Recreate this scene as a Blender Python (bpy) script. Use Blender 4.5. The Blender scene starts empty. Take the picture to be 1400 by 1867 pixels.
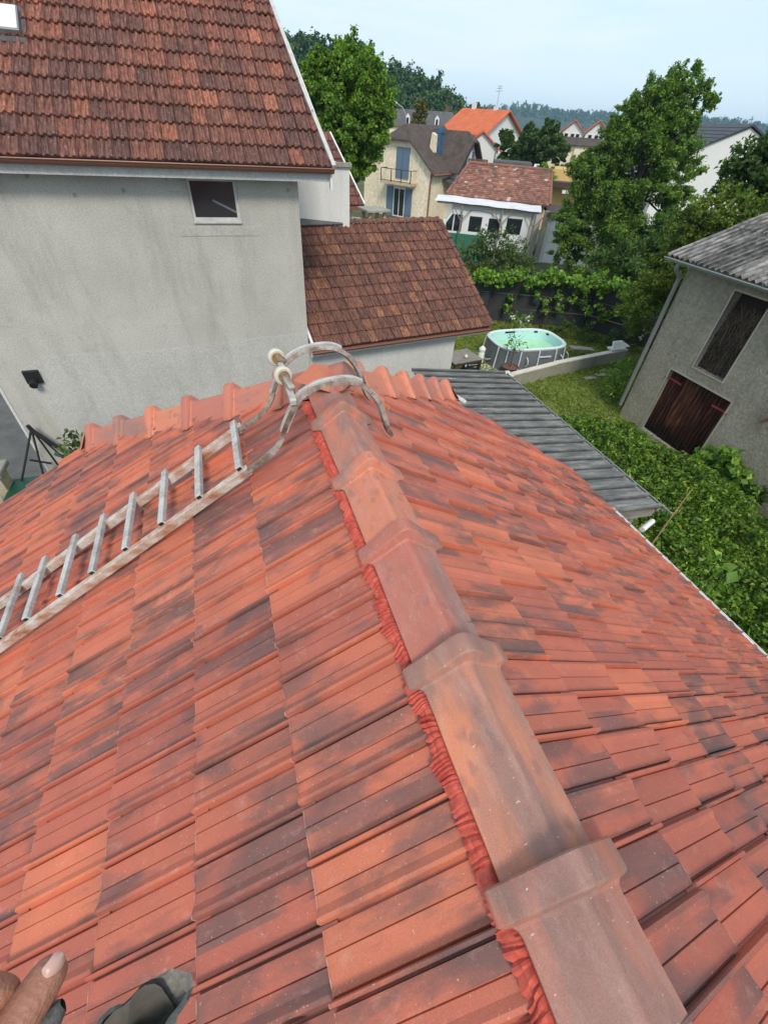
import bpy, bmesh, math, random
import numpy as np
from mathutils import Matrix, Vector, noise as mnoise
PI = math.pi
R = math.radians
rnd = random.Random(7)
S = bpy.context.scene
COL = S.collection

# ------------------------------------------------------------------ camera, sky, sun, exposure
CAM_POS = Vector((0, 0, 7.0))
CAM_ROT = Matrix(((0.95000021, 0.17218754, -0.26048234), (-0.30796049, 0.654463, -0.69053495), (0.05157454, 0.73622662, 0.67476695)))
cd = bpy.data.cameras.new('camera')
cam = bpy.data.objects.new('camera', cd)
COL.objects.link(cam)
cam.matrix_world = Matrix.Translation(CAM_POS) @ CAM_ROT.to_4x4()
cd.sensor_fit = 'VERTICAL'
cd.sensor_height = 36
cd.lens = 36 * 785 / 1867
cd.clip_start = 0.05
cd.clip_end = 6000
S.camera = cam

SUN_EL, SUN_AZ = R(46), R(190)          # azimuth measured clockwise from +Y
w = bpy.data.worlds.new('World')
S.world = w
w.use_nodes = True
nt = w.node_tree
nt.nodes.clear()
out = nt.nodes.new('ShaderNodeOutputWorld')
bg = nt.nodes.new('ShaderNodeBackground')
sky = nt.nodes.new('ShaderNodeTexSky')
sky.sky_type = 'NISHITA'
sky.sun_disc = False
sky.sun_elevation = SUN_EL
sky.sun_rotation = SUN_AZ
sky.air_density = 1.0
sky.dust_density = 0.6
sky.ozone_density = 1.0
cl = nt.nodes.new('ShaderNodeTexNoise')      # thin, even cloud veil all round
mp = nt.nodes.new('ShaderNodeMapping')
tc = nt.nodes.new('ShaderNodeTexCoord')
mp.inputs['Scale'].default_value = (1.2, 1.2, 5.0)
cl.inputs['Scale'].default_value = 2.0
cl.inputs['Detail'].default_value = 6
rp = nt.nodes.new('ShaderNodeValToRGB')
rp.color_ramp.elements[0].position = 0.3
rp.color_ramp.elements[0].color = (0.78, 0.78, 0.78, 1)
rp.color_ramp.elements[1].position = 0.75
rp.color_ramp.elements[1].color = (0.97, 0.97, 0.97, 1)
mx = nt.nodes.new('ShaderNodeMix')
mx.data_type = 'RGBA'
mx.inputs['B'].default_value = (4.2, 5.15, 5.95, 1)
nt.links.new(tc.outputs['Generated'], mp.inputs['Vector'])
nt.links.new(mp.outputs['Vector'], cl.inputs['Vector'])
nt.links.new(cl.outputs['Fac'], rp.inputs['Fac'])
nt.links.new(rp.outputs['Color'], mx.inputs['Factor'])
nt.links.new(sky.outputs['Color'], mx.inputs['A'])
ws = nt.nodes.new('ShaderNodeTexNoise')
ws.inputs['Scale'].default_value = 3.2
ws.inputs['Detail'].default_value = 8
ws.inputs['Roughness'].default_value = 0.6
ws.inputs['Distortion'].default_value = 0.6
mp2 = nt.nodes.new('ShaderNodeMapping')
mp2.inputs['Scale'].default_value = (1.0, 1.0, 4.5)
mp2.inputs['Location'].default_value = (0.3, 1.7, 0.2)
wr = nt.nodes.new('ShaderNodeValToRGB')
wr.color_ramp.elements[0].position = 0.42
wr.color_ramp.elements[0].color = (0, 0, 0, 1)
wr.color_ramp.elements[1].position = 0.72
wr.color_ramp.elements[1].color = (0.6, 0.6, 0.6, 1)
mw_ = nt.nodes.new('ShaderNodeMix')
mw_.data_type = 'RGBA'
mw_.inputs['B'].default_value = (5.5, 5.75, 5.95, 1)
nt.links.new(tc.outputs['Generated'], mp2.inputs['Vector'])
nt.links.new(mp2.outputs['Vector'], ws.inputs['Vector'])
nt.links.new(ws.outputs['Fac'], wr.inputs['Fac'])
nt.links.new(wr.outputs['Color'], mw_.inputs['Factor'])
nt.links.new(mx.outputs['Result'], mw_.inputs['A'])
nt.links.new(mw_.outputs['Result'], bg.inputs['Color'])
bg.inputs['Strength'].default_value = 0.10
nt.links.new(bg.outputs['Background'], out.inputs['Surface'])

sl = bpy.data.lights.new('sun', 'SUN')
sun = bpy.data.objects.new('sun', sl)
COL.objects.link(sun)
sl.energy = 1.5
sl.angle = R(16)
sl.color = (1.0, 0.91, 0.80)
sd = Vector((math.sin(SUN_AZ) * math.cos(SUN_EL), math.cos(SUN_AZ) * math.cos(SUN_EL), math.sin(SUN_EL)))
sun.rotation_euler = (-sd).to_track_quat('-Z', 'Y').to_euler()
S.view_settings.view_transform = 'Standard'
S.view_settings.look = 'None'
S.view_settings.exposure = 0.9
S.view_settings.gamma = 1.0
S.view_settings.use_curve_mapping = False
S.cycles.max_bounces = 6
S.cycles.transparent_max_bounces = 6
S.cycles.volume_bounces = 0


def project(p):
    c = CAM_ROT.transposed() @ (Vector(p) - CAM_POS)
    if c.z > -0.02:
        return None
    return (700 - 785 * c.x / c.z, 933.5 + 785 * c.y / c.z)


# ------------------------------------------------------------------ materials
class NT:
    def __init__(s, name):
        s.m = bpy.data.materials.new(name)
        s.m.use_nodes = True
        s.t = s.m.node_tree
        s.b = s.t.nodes['Principled BSDF']
        s.tc = s.t.nodes.new('ShaderNodeTexCoord')

    def n(s, typ, **kw):
        nd = s.t.nodes.new(typ)
        for k, v in kw.items():
            setattr(nd, k, v)
        return nd

    def link(s, a, b):
        s.t.links.new(a, b)

    def setv(s, sock, v):
        if hasattr(v, 'is_linked') or isinstance(v, bpy.types.NodeSocket):
            s.link(v, sock)
        else:
            if isinstance(v, tuple) and len(v) == 3 and sock.type == 'RGBA':
                v = (*v, 1)
            sock.default_value = v

    def obj(s):
        return s.tc.outputs['Object']

    def mapv(s, vec, scale=(1, 1, 1), rot=(0, 0, 0)):
        m = s.n('ShaderNodeMapping')
        m.inputs['Scale'].default_value = scale
        m.inputs['Rotation'].default_value = rot
        s.link(vec, m.inputs['Vector'])
        return m.outputs['Vector']

    def noise(s, vec, scale, detail=4, rough=0.55, dist=0.0):
        x = s.n('ShaderNodeTexNoise')
        s.link(vec, x.inputs['Vector'])
        x.inputs['Scale'].default_value = scale
        x.inputs['Detail'].default_value = detail
        x.inputs['Roughness'].default_value = rough
        x.inputs['Distortion'].default_value = dist
        return x.outputs['Fac']

    def voro(s, vec, scale, out='Distance', feature='F1'):
        x = s.n('ShaderNodeTexVoronoi', feature=feature)
        s.link(vec, x.inputs['Vector'])
        x.inputs['Scale'].default_value = scale
        return x.outputs[out]

    def ramp(s, fac, stops):
        x = s.n('ShaderNodeValToRGB')
        e = x.color_ramp.elements
        while len(e) < len(stops):
            e.new(0.5)
        for el, (p, c) in zip(e, stops):
            el.position = p
            el.color = (*c, 1) if isinstance(c, tuple) else (c, c, c, 1)
        s.link(fac, x.inputs['Fac'])
        return x.outputs['Color']

    def mix(s, fac, a, b, mode='MIX'):
        x = s.n('ShaderNodeMix', data_type='RGBA', blend_type=mode)
        s.setv(x.inputs['Factor'], fac)
        s.setv(x.inputs['A'], a)
        s.setv(x.inputs['B'], b)
        return x.outputs['Result']

    def math(s, op, a, b=0.0):
        x = s.n('ShaderNodeMath', operation=op)
        s.setv(x.inputs[0], a)
        s.setv(x.inputs[1], b)
        return x.outputs[0]

    def rand(s):
        return s.n('ShaderNodeObjectInfo').outputs['Random']

    def rvec(s, vec, r, f=37.0):
        x = s.n('ShaderNodeVectorMath', operation='MULTIPLY_ADD')
        c = s.n('ShaderNodeCombineXYZ')
        for i in range(3):
            s.link(r, c.inputs[i])
        s.link(c.outputs[0], x.inputs[0])
        x.inputs[1].default_value = (f, f * 2.3, f * 1.7)
        s.link(vec, x.inputs[2])
        return x.outputs[0]

    def bump(s, h, strength=0.3, dist=0.01):
        x = s.n('ShaderNodeBump')
        x.inputs['Strength'].default_value = strength
        x.inputs['Distance'].default_value = dist
        s.link(h, x.inputs['Height'])
        s.link(x.outputs['Normal'], s.b.inputs['Normal'])

    def done(s, col, rough=0.7, metal=0.0, spec=0.4):
        s.setv(s.b.inputs['Base Color'], col)
        s.setv(s.b.inputs['Roughness'], rough)
        s.b.inputs['Metallic'].default_value = metal
        s.b.inputs['Specular IOR Level'].default_value = spec
        return s.m


def grain(name, stops, scale=3.0, rough=0.8, bscale=60.0, bstr=0.3, bdist=0.01, detail=6, sp=0.15, metal=0.0, spec=0.3, stretch=(1, 1, 1), fine=90.0):
    k = NT(name)
    v = k.mapv(k.obj(), stretch)
    f = k.noise(v, scale, detail, 0.6)
    c = k.ramp(f, stops)
    g = k.ramp(k.noise(v, fine, 3, 0.7), [(0.3, 1 - sp), (0.7, 1 + sp)])
    c = k.mix(1.0, c, g, 'MULTIPLY')
    k.bump(k.noise(v, bscale, 4, 0.65), bstr, bdist)
    return k.done(c, rough, metal, spec)


def red_tile_mat(name, offset=True):
    k = NT(name)
    r = k.rand()
    v = k.rvec(k.obj(), r) if offset else k.obj()
    q_ = k.n('ShaderNodeSeparateXYZ')
    k.link(k.obj(), q_.inputs[0])
    strip = k.math('MULTIPLY', k.math('FLOOR', k.math('MULTIPLY', k.math('ADD', q_.outputs[0], 0.012), 15.0)), 0.9)
    cq = k.n('ShaderNodeCombineXYZ')
    k.link(strip, cq.inputs[0])
    vq = k.n('ShaderNodeVectorMath', operation='ADD')
    k.link(v, vq.inputs[0])
    k.link(cq.outputs[0], vq.inputs[1])
    fa = k.noise(k.mapv(v, (1.2, 0.34, 1.0)), 6.5, 5, 0.55, 0.4)
    fb = k.noise(k.mapv(vq.outputs[0], (0.8, 0.42, 1.0)), 6.0, 5, 0.6, 0.5)
    fl = k.math('ADD', k.math('MULTIPLY', fa, 0.5), k.math('ADD', k.math('MULTIPLY', fb, 0.62), -0.06))
    r2 = k.math('FRACT', k.math('MULTIPLY', r, 7.31))
    r3 = k.math('FRACT', k.math('MULTIPLY', r, 23.7))
    base = k.ramp(r3, [(0.0, (0.40, 0.108, 0.073)), (0.4, (0.465, 0.126, 0.079)), (0.8, (0.53, 0.146, 0.084)), (1.0, (0.57, 0.165, 0.089))])
    tone = k.ramp(k.noise(v, 3.0, 3), [(0.3, (0.80, 0.86, 0.9)), (0.7, (1.1, 1.06, 1.0))])
    base = k.mix(1.0, base, tone, 'MULTIPLY')
    thr = k.math('ADD', fl, k.math('MULTIPLY', k.math('SUBTRACT', r2, 0.5), 0.16))
    dk = k.ramp(thr, [(0.49, 0.0), (0.58, 0.70), (0.68, 0.95)])
    dark = k.ramp(k.noise(v, 4.0, 2), [(0.3, (0.125, 0.068, 0.062)), (0.7, (0.185, 0.088, 0.076))])
    c = k.mix(dk, base, dark)
    c = k.mix(1.0, c, k.ramp(k.noise(v, 260, 2, 0.8), [(0.3, 0.86), (0.7, 1.14)]), 'MULTIPLY')
    dust = k.ramp(k.noise(k.mapv(v, (1.0, 0.55, 1.0)), 22, 5, 0.75), [(0.57, 0.0), (0.72, 0.32)])
    c = k.mix(dust, c, (0.55, 0.33, 0.26))
    sp = k.ramp(k.noise(v, 170, 1, 0.5), [(0.735, 0.0), (0.76, 0.6)])
    c = k.mix(sp, c, (0.62, 0.5, 0.42))
    sx = k.n('ShaderNodeSeparateXYZ')
    k.link(k.obj(), sx.inputs[0])
    edge = k.math('MULTIPLY', k.ramp(k.math('ADD', sx.outputs[1], 0.5), [(0.4925, 0.0), (0.4965, 1.0)]), k.ramp(k.noise(v, 30, 4, 0.7), [(0.45, 0.0), (0.62, 0.65)]))
    c = k.mix(edge, c, (0.60, 0.50, 0.42))
    k.bump(k.noise(v, 320, 3, 0.7), 0.22, 0.003)
    rg = k.ramp(k.noise(v, 14, 3), [(0.3, 0.42), (0.7, 0.62)])
    return k.done(c, rg, 0, 0.45)


def ridge_mat(name='ridge_clay', warm=0.0):
    k = NT(name)
    r = k.rand()
    v = k.rvec(k.obj(), r, 11.0)
    r2 = k.math('FRACT', k.math('MULTIPLY', r, 13.7))
    base = k.ramp(r2, [(0.0, (0.43, 0.145, 0.105)), (0.45, (0.50, 0.175, 0.115)), (0.8, (0.58, 0.20, 0.115)), (1.0, (0.62, 0.23, 0.12))])
    # burnt side of the cap: a streak along its length, different on every piece
    fl = k.noise(k.mapv(v, (6.0, 1.3, 4.0)), 1.0, 4, 0.55, 0.25)
    r3 = k.math('FRACT', k.math('MULTIPLY', r, 41.3))
    fl = k.math('ADD', fl, k.math('MULTIPLY', k.math('SUBTRACT', r3, 0.5 + warm), 0.18))
    dark = k.ramp(k.noise(v, 7, 4), [(0.3, (0.215, 0.140, 0.122)), (0.7, (0.315, 0.175, 0.145))])
    c = k.mix(k.ramp(fl, [(0.39, 0.0), (0.54, 0.82), (0.75, 0.94)]), base, dark)
    foot = k.ramp(k.math('ADD', k.voro(k.mapv(v, (24, 15, 20)), 1.0), k.math('MULTIPLY', k.math('SUBTRACT', k.noise(v, 30, 3), 0.5), 0.5)), [(0.28, 0.8), (0.44, 0.0)])
    zone = k.ramp(k.noise(v, 3.6, 2), [(0.52, 0.0), (0.60, 0.6)])
    c = k.mix(k.math('MULTIPLY', foot, zone), c, (0.25, 0.125, 0.105))
    dust = k.ramp(k.noise(k.mapv(v, (2.6, 1, 2)), 11, 7, 0.75), [(0.48, 0.0), (0.72, 0.36 - warm * .28)])
    c = k.mix(dust, c, (0.50, 0.33, 0.28))
    scr = k.ramp(k.noise(k.mapv(v, (5, 1.2, 3), (0.3, 0, 0.5)), 14, 3, 0.6, 1.5), [(0.695, 0.0), (0.71, 0.55), (0.73, 0.0)])
    c = k.mix(scr, c, (0.62, 0.46, 0.38))
    sp = k.ramp(k.noise(k.mapv(v, (1, 1.8, 1)), 60, 2), [(0.72, 0.0), (0.745, 0.75)])
    c = k.mix(sp, c, (0.68, 0.52, 0.42))
    c = k.mix(1.0, c, k.ramp(k.noise(v, 330, 3, 0.85), [(0.3, 0.8), (0.7, 1.2)]), 'MULTIPLY')
    k.bump(k.noise(v, 200, 5, 0.8), 0.28, 0.004)
    return k.done(c, k.ramp(k.noise(v, 8, 3), [(0.3, 0.40), (0.7, 0.62)]), 0, 0.42)


def old_tile_mat(name, stops, lich=(0.42, 0.38, 0.28), lf=0.66, orange=0.0):
    k = NT(name)
    r = k.rand()
    v = k.rvec(k.obj(), r)
    c = k.ramp(r, stops)
    if orange:
        lz = k.n('ShaderNodeSeparateXYZ')
        k.link(k.n('ShaderNodeObjectInfo').outputs['Location'], lz.inputs[0])
        up_ = k.math('ADD', k.ramp(k.math('DIVIDE', k.math('SUBTRACT', lz.outputs[2], 6.3), 2.2), [(0.35, 0.0), (0.95, 0.6)]), k.math('MULTIPLY', k.math('SUBTRACT', k.noise(k.n('ShaderNodeObjectInfo').outputs['Location'], 1.3, 3), 0.5), 0.7))
        c = k.mix(up_, c, k.ramp(r, [(0.0, (0.20, 0.080, 0.060)), (0.7, (0.29, 0.105, 0.070)), (1.0, (0.40, 0.145, 0.088))]))
    streak = k.noise(k.mapv(v, (1.0, 0.12, 1.0)), 40, 4, 0.6)
    c = k.mix(1.0, c, k.ramp(streak, [(0.32, 0.38), (0.68, 1.75)]), 'MULTIPLY')
    moss = k.ramp(k.noise(v, 14, 5, 0.7), [(0.5, 0.0), (0.68, 0.8)])
    c = k.mix(moss, c, (0.075, 0.055, 0.045))
    lc = k.ramp(k.noise(v, 34, 4, 0.65), [(lf - 0.04, 0.0), (lf + 0.04, 0.75)])
    c = k.mix(lc, c, lich)
    c = k.mix(1.0, c, k.ramp(k.noise(v, 150, 2, 0.8), [(0.3, 0.8), (0.7, 1.2)]), 'MULTIPLY')
    k.bump(k.noise(v, 120, 4, 0.7), 0.4, 0.006)
    return k.done(c, 0.85, 0, 0.25)


def plaster(name, lo, hi, stain, bs=70, bstr=0.5, bdist=0.012, dirt=None):
    k = NT(name)
    v = k.obj()
    c = k.ramp(k.noise(v, 0.8, 6, 0.62), [(0.3, lo), (0.7, hi)])
    st = k.ramp(k.noise(k.mapv(v, (1.6, 1.6, 0.35)), 1.7, 6, 0.65), [(0.5, 0.0), (0.78, 0.75)])
    c = k.mix(st, c, stain)
    if dirt:
        c = k.mix(k.ramp(k.noise(v, 5.5, 5, 0.7), [(0.60, 0.0), (0.74, 0.55)]), c, dirt)
    c = k.mix(1.0, c, k.ramp(k.noise(v, bs * 0.8, 4, 0.8), [(0.3, 0.72), (0.7, 1.22)]), 'MULTIPLY')
    k.bump(k.noise(v, bs, 5, 0.7), bstr, bdist)
    return k.done(c, 0.92, 0, 0.2)


def plain(name, col, rough=0.6, metal=0.0, spec=0.4, sp=0.08, scale=20):
    lo = tuple(x * (1 - sp * 1.5) for x in col)
    hi = tuple(min(1, x * (1 + sp)) for x in col)
    return grain(name, [(0.3, lo), (0.7, hi)], scale=scale, rough=rough, bscale=80, bstr=0.08, bdist=0.002, sp=sp * 0.6, metal=metal, spec=spec)


def leaf_mat(name, stops, trans=0.35, rough=0.55):
    k = NT(name)
    g = k.n('ShaderNodeNewGeometry')
    c = k.ramp(g.outputs['Random Per Island'], stops)
    c = k.mix(1.0, c, k.ramp(k.noise(k.obj(), 0.9, 3), [(0.3, 0.8), (0.7, 1.2)]), 'MULTIPLY')
    k.done(c, rough, 0, 0.35)
    tr = k.n('ShaderNodeBsdfTranslucent')
    tcx = k.mix(1.0, c, (1.5, 1.7, 0.6), 'MULTIPLY')
    k.link(tcx, tr.inputs['Color'])
    ms = k.n('ShaderNodeMixShader')
    ms.inputs[0].default_value = trans
    k.link(k.b.outputs[0], ms.inputs[1])
    k.link(tr.outputs[0], ms.inputs[2])
    k.link(ms.outputs[0], k.t.nodes['Material Output'].inputs['Surface'])
    return k.m


def glass_dark(name, col=(0.02, 0.025, 0.03)):
    return plain(name, col, rough=0.08, spec=0.6, sp=0.02)


MAT = {}
MAT['red_tile'] = red_tile_mat('red_interlocking_clay')
MAT['ridge'] = ridge_mat()
MAT['hip'] = ridge_mat('hip_clay', 1.0)
MAT['seal'] = grain('red_seal_foil', [(0.3, (0.42, 0.055, 0.040)), (0.7, (0.60, 0.120, 0.080))], scale=20, rough=0.7, bscale=120, bstr=0.3, bdist=0.003, spec=0.4)
MAT['under'] = plain('roof_underlay', (0.10, 0.055, 0.045), 0.9)
MAT['house_tile'] = old_tile_mat('weathered_brown_tile', [(0.0, (0.105, 0.052, 0.045)), (0.3, (0.13, 0.06, 0.050)), (0.6, (0.16, 0.068, 0.053)), (0.86, (0.20, 0.08, 0.058)), (0.95, (0.25, 0.092, 0.062)), (1.0, (0.31, 0.12, 0.075))], orange=1.0)
MAT['annex_tile'] = old_tile_mat('weathered_annex_tile', [(0.0, (0.12, 0.058, 0.046)), (0.4, (0.15, 0.068, 0.052)), (0.85, (0.18, 0.08, 0.058)), (1.0, (0.26, 0.12, 0.068))], lich=(0.38, 0.28, 0.15))
MAT['grey_wall'] = plaster('grey_render', (0.43, 0.415, 0.37), (0.54, 0.525, 0.48), (0.33, 0.315, 0.28), 55, 0.8, 0.016, dirt=(0.31, 0.30, 0.275))
MAT['grey_patch'] = plaster('pale_grey_render', (0.44, 0.435, 0.40), (0.54, 0.53, 0.50), (0.36, 0.355, 0.325), 55, 0.8, 0.016)
MAT['white_wall'] = plaster('white_render', (0.62, 0.62, 0.60), (0.72, 0.72, 0.70), (0.52, 0.52, 0.50), 60, 0.3, 0.008)
MAT['annex_wall'] = plaster('pale_render', (0.52, 0.52, 0.50), (0.60, 0.60, 0.58), (0.42, 0.42, 0.40), 60, 0.3, 0.008)
MAT['barn_wall'] = plaster('rough_barn_render', (0.33, 0.30, 0.235), (0.48, 0.44, 0.355), (0.22, 0.20, 0.16), 16, 1.0, 0.06, dirt=(0.21, 0.19, 0.155))
MAT['cream'] = plaster('cream_stone_render', (0.70, 0.60, 0.43), (0.80, 0.70, 0.53), (0.60, 0.50, 0.35), 6, 0.4, 0.03, dirt=(0.58, 0.48, 0.34))
MAT['white_paint'] = plain('white_paint', (0.74, 0.74, 0.73), 0.5)
MAT['old_white'] = plain('aged_white_frame', (0.50, 0.49, 0.47), 0.5, sp=0.12, scale=9)
MAT['far_white'] = plain('far_white_render', (0.70, 0.70, 0.69), 0.8)
MAT['brown_metal'] = plain('brown_gutter_metal', (0.20, 0.085, 0.055), 0.4)
MAT['grey_metal'] = plain('zinc_grey', (0.30, 0.31, 0.32), 0.45, 0.5)
MAT['alu'] = grain('worn_ladder_metal', [(0.30, (0.30, 0.24, 0.20)), (0.40, (0.42, 0.39, 0.36)), (0.52, (0.52, 0.51, 0.49)), (0.72, (0.62, 0.61, 0.60))], scale=9, rough=0.5, metal=0.25, bscale=60, bstr=0.3, bdist=0.003, detail=8, sp=0.2)
MAT['rust'] = grain('rusty_paint', [(0.30, (0.10, 0.065, 0.05)), (0.45, (0.22, 0.165, 0.13)), (0.58, (0.36, 0.32, 0.29)), (0.75, (0.48, 0.46, 0.44))], scale=14, rough=0.6, metal=0.15, bscale=70, bstr=0.4, bdist=0.003, detail=8)
MAT['rail'] = grain('worn_rail_wood', [(0.28, (0.24, 0.12, 0.085)), (0.40, (0.40, 0.21, 0.135)), (0.50, (0.46, 0.36, 0.30)), (0.64, (0.56, 0.52, 0.48))], scale=6, rough=0.6, bscale=60, bstr=0.4, bdist=0.003, detail=8, sp=0.25, stretch=(1.4, 2.2, 2.2))
MAT['rubber_white'] = plain('yellowed_rubber', (0.58, 0.55, 0.46), 0.5)
MAT['hub'] = grain('rusty_hub', [(0.3, (0.16, 0.09, 0.045)), (0.7, (0.36, 0.24, 0.12))], scale=30, rough=0.6)
MAT['corrugated'] = grain('weathered_grey_sheet', [(0.300, (0.0780, 0.0809, 0.0777)), (0.500, (0.1560, 0.1578, 0.1517)), (0.640, (0.2418, 0.2426, 0.2331)), (0.780, (0.4056, 0.4004, 0.3700))], scale=3.2, rough=0.75, detail=9, stretch=(0.7, 3.5, 1), bscale=50, bstr=0.2, bdist=0.003, sp=0.3, fine=55)
MAT['fibro'] = grain('lichen_fibre_cement', [(0.300, (0.0240, 0.0237, 0.0234)), (0.420, (0.1040, 0.1011, 0.0952)), (0.550, (0.2160, 0.2094, 0.1989)), (0.700, (0.3520, 0.3397, 0.3198))], scale=3.5, rough=0.95, detail=9, stretch=(0.8, 2.2, 1), bscale=40, bstr=0.5, bdist=0.01, sp=0.3, fine=50)
k = NT('dark_red_door_wood')
r = k.rand()
v = k.rvec(k.mapv(k.obj(), (1, 6, .5)), r, 5.0)
c = k.ramp(k.noise(v, 4, 7, .65), [(0.34, (0.012, 0.008, 0.007)), (0.5, (0.06, 0.022, 0.015)), (0.66, (0.17, 0.060, 0.035))])
c = k.mix(1.0, c, k.ramp(r, [(0.0, .55), (1.0, 1.5)]), 'MULTIPLY')
sz = k.n('ShaderNodeSeparateXYZ')
k.link(k.obj(), sz.inputs[0])
low_dark = k.math('ADD', sz.outputs[2], k.math('MULTIPLY', k.math('SUBTRACT', k.noise(k.obj(), 2.2, 4), .5), 1.3))
c = k.mix(k.ramp(low_dark, [(0.25, .92), (0.75, 0.0)]), c, (0.008, 0.007, 0.006))  # nearly black towards the foot of the door, with a ragged upper limit
k.bump(k.noise(v, 20, 4, .7), .5, .006)
MAT['barn_wood'] = k.done(c, .85, 0, .2)
MAT['red_iron'] = plain('red_oxide_iron', (0.30, 0.05, 0.045), 0.7)
MAT['dark_void'] = plain('dark_interior', (0.035, 0.022, 0.018), 0.95)
MAT['hay'] = leaf_mat('dry_stalks', [(0.0, (0.045, 0.03, 0.022)), (0.5, (0.085, 0.062, 0.046)), (1.0, (0.15, 0.12, 0.092))], 0.1, 0.9)
MAT['stone_trim'] = plaster('pale_stone_trim', (0.42, 0.385, 0.31), (0.50, 0.465, 0.385), (0.40, 0.37, 0.31), 50, 0.3, 0.006)
MAT['concrete'] = plaster('mossy_concrete', (0.26, 0.25, 0.20), (0.38, 0.36, 0.30), (0.16, 0.155, 0.11), 30, 0.5, 0.012, dirt=(0.11, 0.11, 0.075))
MAT['coping'] = plaster('pale_coping', (0.58, 0.54, 0.46), (0.70, 0.67, 0.60), (0.45, 0.40, 0.33), 40, 0.3, 0.006)
MAT['fence'] = plain('anthracite_panel', (0.040, 0.043, 0.047), 0.55, sp=0.12, scale=4)
MAT['wood_grey'] = grain('grey_weathered_wood', [(0.3, (0.15, 0.13, 0.11)), (0.7, (0.32, 0.29, 0.26))], scale=4, stretch=(1, 6, 6), rough=0.85, bscale=40)
MAT['wood_dark'] = plain('dark_brown_wood', (0.055, 0.035, 0.028), 0.7)
MAT['black'] = plain('black_plastic', (0.014, 0.014, 0.015), 0.45)
MAT['steel_black'] = plain('black_steel', (0.016, 0.016, 0.017), 0.5)
MAT['green_plastic'] = plain('dark_green_plastic', (0.010, 0.065, 0.038), 0.5)
MAT['green_screen'] = plain('green_screen_mesh', (0.025, 0.14, 0.09), 0.8)
MAT['stone'] = plaster('sand_stone', (0.42, 0.35, 0.24), (0.54, 0.46, 0.33), (0.33, 0.27, 0.19), 22, 0.6, 0.02)
MAT['stone_grey'] = plaster('weathered_grey_stone', (0.26, 0.25, 0.21), (0.38, 0.37, 0.32), (0.17, 0.17, 0.13), 22, 0.7, 0.02)
MAT['glass'] = glass_dark('dark_glass')
MAT['pool_out'] = plain('grey_pool_liner', (0.145, 0.155, 0.165), 0.5, sp=0.12, scale=5)
MAT['pool_in'] = plain('aqua_pool_liner', (0.50, 0.76, 0.78), 0.5)
MAT['pool_rim'] = plain('pale_blue_pool_frame', (0.60, 0.70, 0.72), 0.4)
k = NT('green_pool_water')
k.done(k.ramp(k.noise(k.obj(), 1.2, 3), [(0.3, (0.33, 0.62, 0.36)), (0.7, (0.42, 0.70, 0.46))]), 0.06, 0, 0.5)
k.bump(k.noise(k.obj(), 9, 2), 0.05, 0.01)
MAT['water'] = k.m
MAT['terracotta'] = plain('dark_planter', (0.10, 0.06, 0.05), 0.7)
MAT['soil'] = grain('potting_soil', [(0.3, (0.09, 0.05, 0.04)), (0.7, (0.20, 0.11, 0.09))], scale=40, rough=1.0)
MAT['shutter'] = plain('slate_blue_shutter', (0.105, 0.16, 0.225), 0.6)
MAT['blue'] = plain('blue_tarpaulin', (0.045, 0.105, 0.20), 0.5, sp=0.2, scale=3)
MAT['slate_brown'] = grain('brown_slate', [(0.3, (0.055, 0.042, 0.037)), (0.7, (0.105, 0.08, 0.068))], scale=1.5, rough=0.85, sp=0.3, fine=8, bscale=6, bstr=0.5, bdist=0.04)
MAT['slate_grey'] = grain('grey_slate', [(0.3, (0.075, 0.075, 0.078)), (0.7, (0.125, 0.122, 0.122))], scale=1.5, rough=0.85, sp=0.2, fine=8)
MAT['dark_tile'] = grain('anthracite_flat_tile', [(0.3, (0.040, 0.042, 0.052)), (0.7, (0.060, 0.062, 0.075))], scale=1.0, rough=0.6, sp=0.12, fine=10)
MAT['orange_tile'] = grain('orange_new_tile', [(0.3, (0.46, 0.105, 0.045)), (0.7, (0.58, 0.15, 0.06))], scale=1.0, rough=0.8, sp=0.15, fine=6)
MAT['pink_tile'] = old_tile_mat('pink_flat_tile', [(0.0, (0.17, 0.085, 0.065)), (0.4, (0.26, 0.115, 0.085)), (0.8, (0.33, 0.15, 0.11)), (1.0, (0.42, 0.21, 0.15))], lich=(0.55, 0.50, 0.44), lf=0.62)
MAT['awning'] = plain('white_awning_sheet', (0.66, 0.67, 0.70), 0.6, sp=0.1, scale=2)
MAT['van'] = plain('motorhome_white', (0.76, 0.78, 0.78), 0.3, spec=0.5, sp=0.04)
MAT['grey_stripe'] = plain('motorhome_grey_stripe', (0.34, 0.34, 0.33), 0.4)
MAT['brown_fence'] = plain('brown_board_fence', (0.12, 0.065, 0.05), 0.8, sp=0.2)
MAT['yellow'] = plain('ochre_render', (0.62, 0.42, 0.17), 0.85)
MAT['lamp_white'] = plain('lamp_head_white', (0.75, 0.76, 0.75), 0.4)
MAT['bark'] = grain('bark', [(0.3, (0.035, 0.027, 0.02)), (0.7, (0.095, 0.075, 0.055))], scale=6, rough=0.95, stretch=(3, 3, 0.6), bscale=20, bstr=0.8, bdist=0.02)
MAT['leaf_ash'] = leaf_mat('ash_leaves', [(0.000, (0.0523, 0.1031, 0.0172)), (0.400, (0.0896, 0.1748, 0.0258)), (0.750, (0.1587, 0.2661, 0.0343)), (1.000, (0.2613, 0.3659, 0.0502))])
MAT['leaf_maple'] = leaf_mat('bright_maple_leaves', [(0.000, (0.0583, 0.1223, 0.0130)), (0.400, (0.1068, 0.2097, 0.0195)), (0.750, (0.1749, 0.2970, 0.0260)), (1.000, (0.2721, 0.3931, 0.0390))])
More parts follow.
